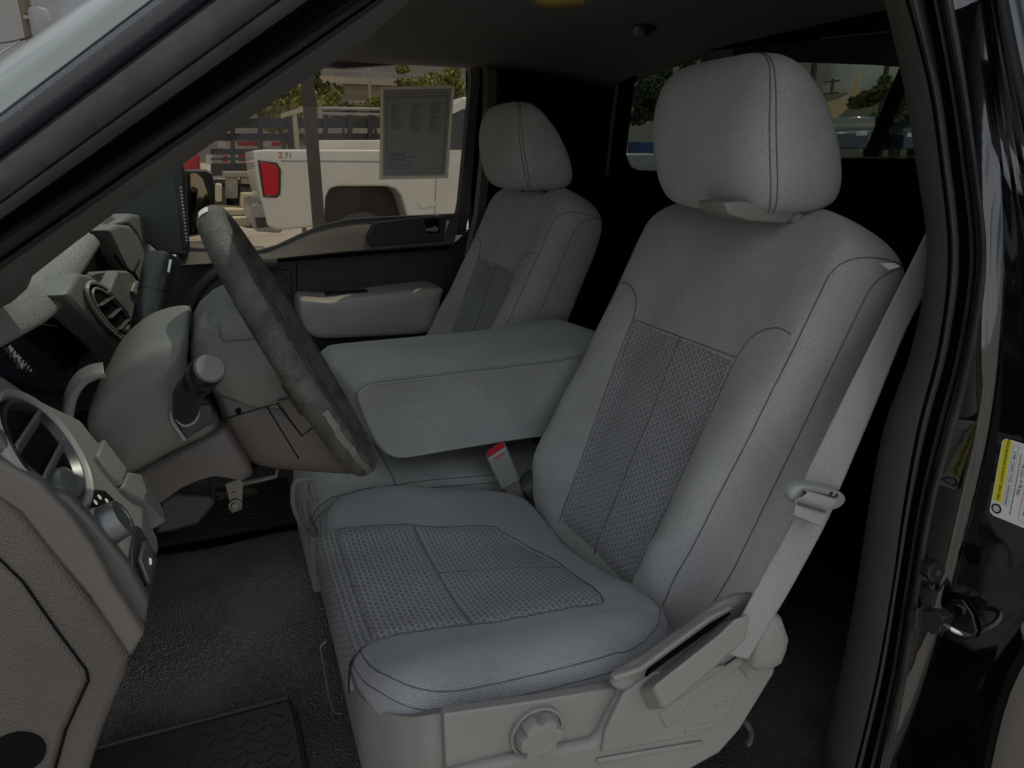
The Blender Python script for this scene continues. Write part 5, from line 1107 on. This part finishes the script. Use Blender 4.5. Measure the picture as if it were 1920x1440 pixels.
# ------------------------------------------------------------------ light
SUN = Vector((.34, .30, .88)).normalized()
el = math.asin(SUN.z); az = math.atan2(SUN.x, SUN.y)
w = bpy.data.worlds.new('World'); scene.world = w; w.use_nodes = True; nt = w.node_tree; N, L = nt.nodes, nt.links
bg = N['Background']; sky = N.new('ShaderNodeTexSky'); sky.sky_type = 'NISHITA'; sky.sun_disc = False; sky.sun_elevation = el; sky.sun_rotation = az; sky.air_density = 1.0; sky.dust_density = 2.5; sky.ozone_density = 1.0
tc = N.new('ShaderNodeTexCoord'); no = N.new('ShaderNodeTexNoise'); no.inputs['Scale'].default_value = 3.2; no.inputs['Detail'].default_value = 8; L.new(tc.outputs['Generated'], no.inputs['Vector'])
cr = N.new('ShaderNodeValToRGB'); cr.color_ramp.elements[0].position = .40; cr.color_ramp.elements[1].position = .58; L.new(no.outputs['Fac'], cr.inputs[0])
# grey cloud ahead; unseen cloud behind and overhead brightened to light the cab
sx = N.new('ShaderNodeSeparateXYZ'); L.new(tc.outputs['Generated'], sx.inputs[0])
dm = N.new('ShaderNodeMapRange'); dm.interpolation_type = 'SMOOTHSTEP'; dm.inputs[1].default_value = .08; dm.inputs[2].default_value = -.5; L.new(sx.outputs[1], dm.inputs[0])
dz = N.new('ShaderNodeMapRange'); dz.interpolation_type = 'SMOOTHSTEP'; dz.inputs[1].default_value = .30; dz.inputs[2].default_value = .75; dz.inputs[4].default_value = .75; L.new(sx.outputs[2], dz.inputs[0])
dmx = math_node(N, L, 'MAXIMUM', dm.outputs[0], dz.outputs[0])
cc_ = N.new('ShaderNodeMixRGB'); cc_.inputs[1].default_value = (1.42, 1.38, 1.32, 1); cc_.inputs[2].default_value = (9.6, 10.2, 11.0, 1); L.new(dmx, cc_.inputs[0])
n2 = N.new('ShaderNodeTexNoise'); n2.inputs['Scale'].default_value = 7; n2.inputs['Detail'].default_value = 9; L.new(tc.outputs['Generated'], n2.inputs['Vector'])
m2 = N.new('ShaderNodeMapRange'); m2.inputs[3].default_value = .82; m2.inputs[4].default_value = 1.18; L.new(n2.outputs['Fac'], m2.inputs[0])
vm = N.new('ShaderNodeVectorMath'); vm.operation = 'SCALE'; L.new(cc_.outputs[0], vm.inputs[0]); L.new(m2.outputs[0], vm.inputs['Scale'])
cr.color_ramp.elements[0].position = .30; cr.color_ramp.elements[1].position = .46
mx = N.new('ShaderNodeMixRGB'); L.new(cr.outputs[0], mx.inputs[0]); L.new(sky.outputs[0], mx.inputs[1]); L.new(vm.outputs[0], mx.inputs[2]); L.new(mx.outputs[0], bg.inputs[0])
bg.inputs[1].default_value = .12
sd = bpy.data.lights.new('sun', 'SUN'); sd.energy = 3.2; sd.angle = rad(.55); sd.color = (1, .93, .82); so = bpy.data.objects.new('sun', sd); COL.objects.link(so)
so.rotation_euler = SUN.to_track_quat('Z', 'Y').to_euler()
vs = scene.view_settings; vs.view_transform = 'Standard'; vs.look = 'None'; vs.gamma = 1; vs.use_curve_mapping = False; vs.exposure = -0.20
scene.cycles.max_bounces = 10; scene.cycles.diffuse_bounces = 5; scene.cycles.transparent_max_bounces = 12; scene.cycles.use_denoising = True
for o in bpy.data.objects:
    if '_loc' in o: del o['_loc']
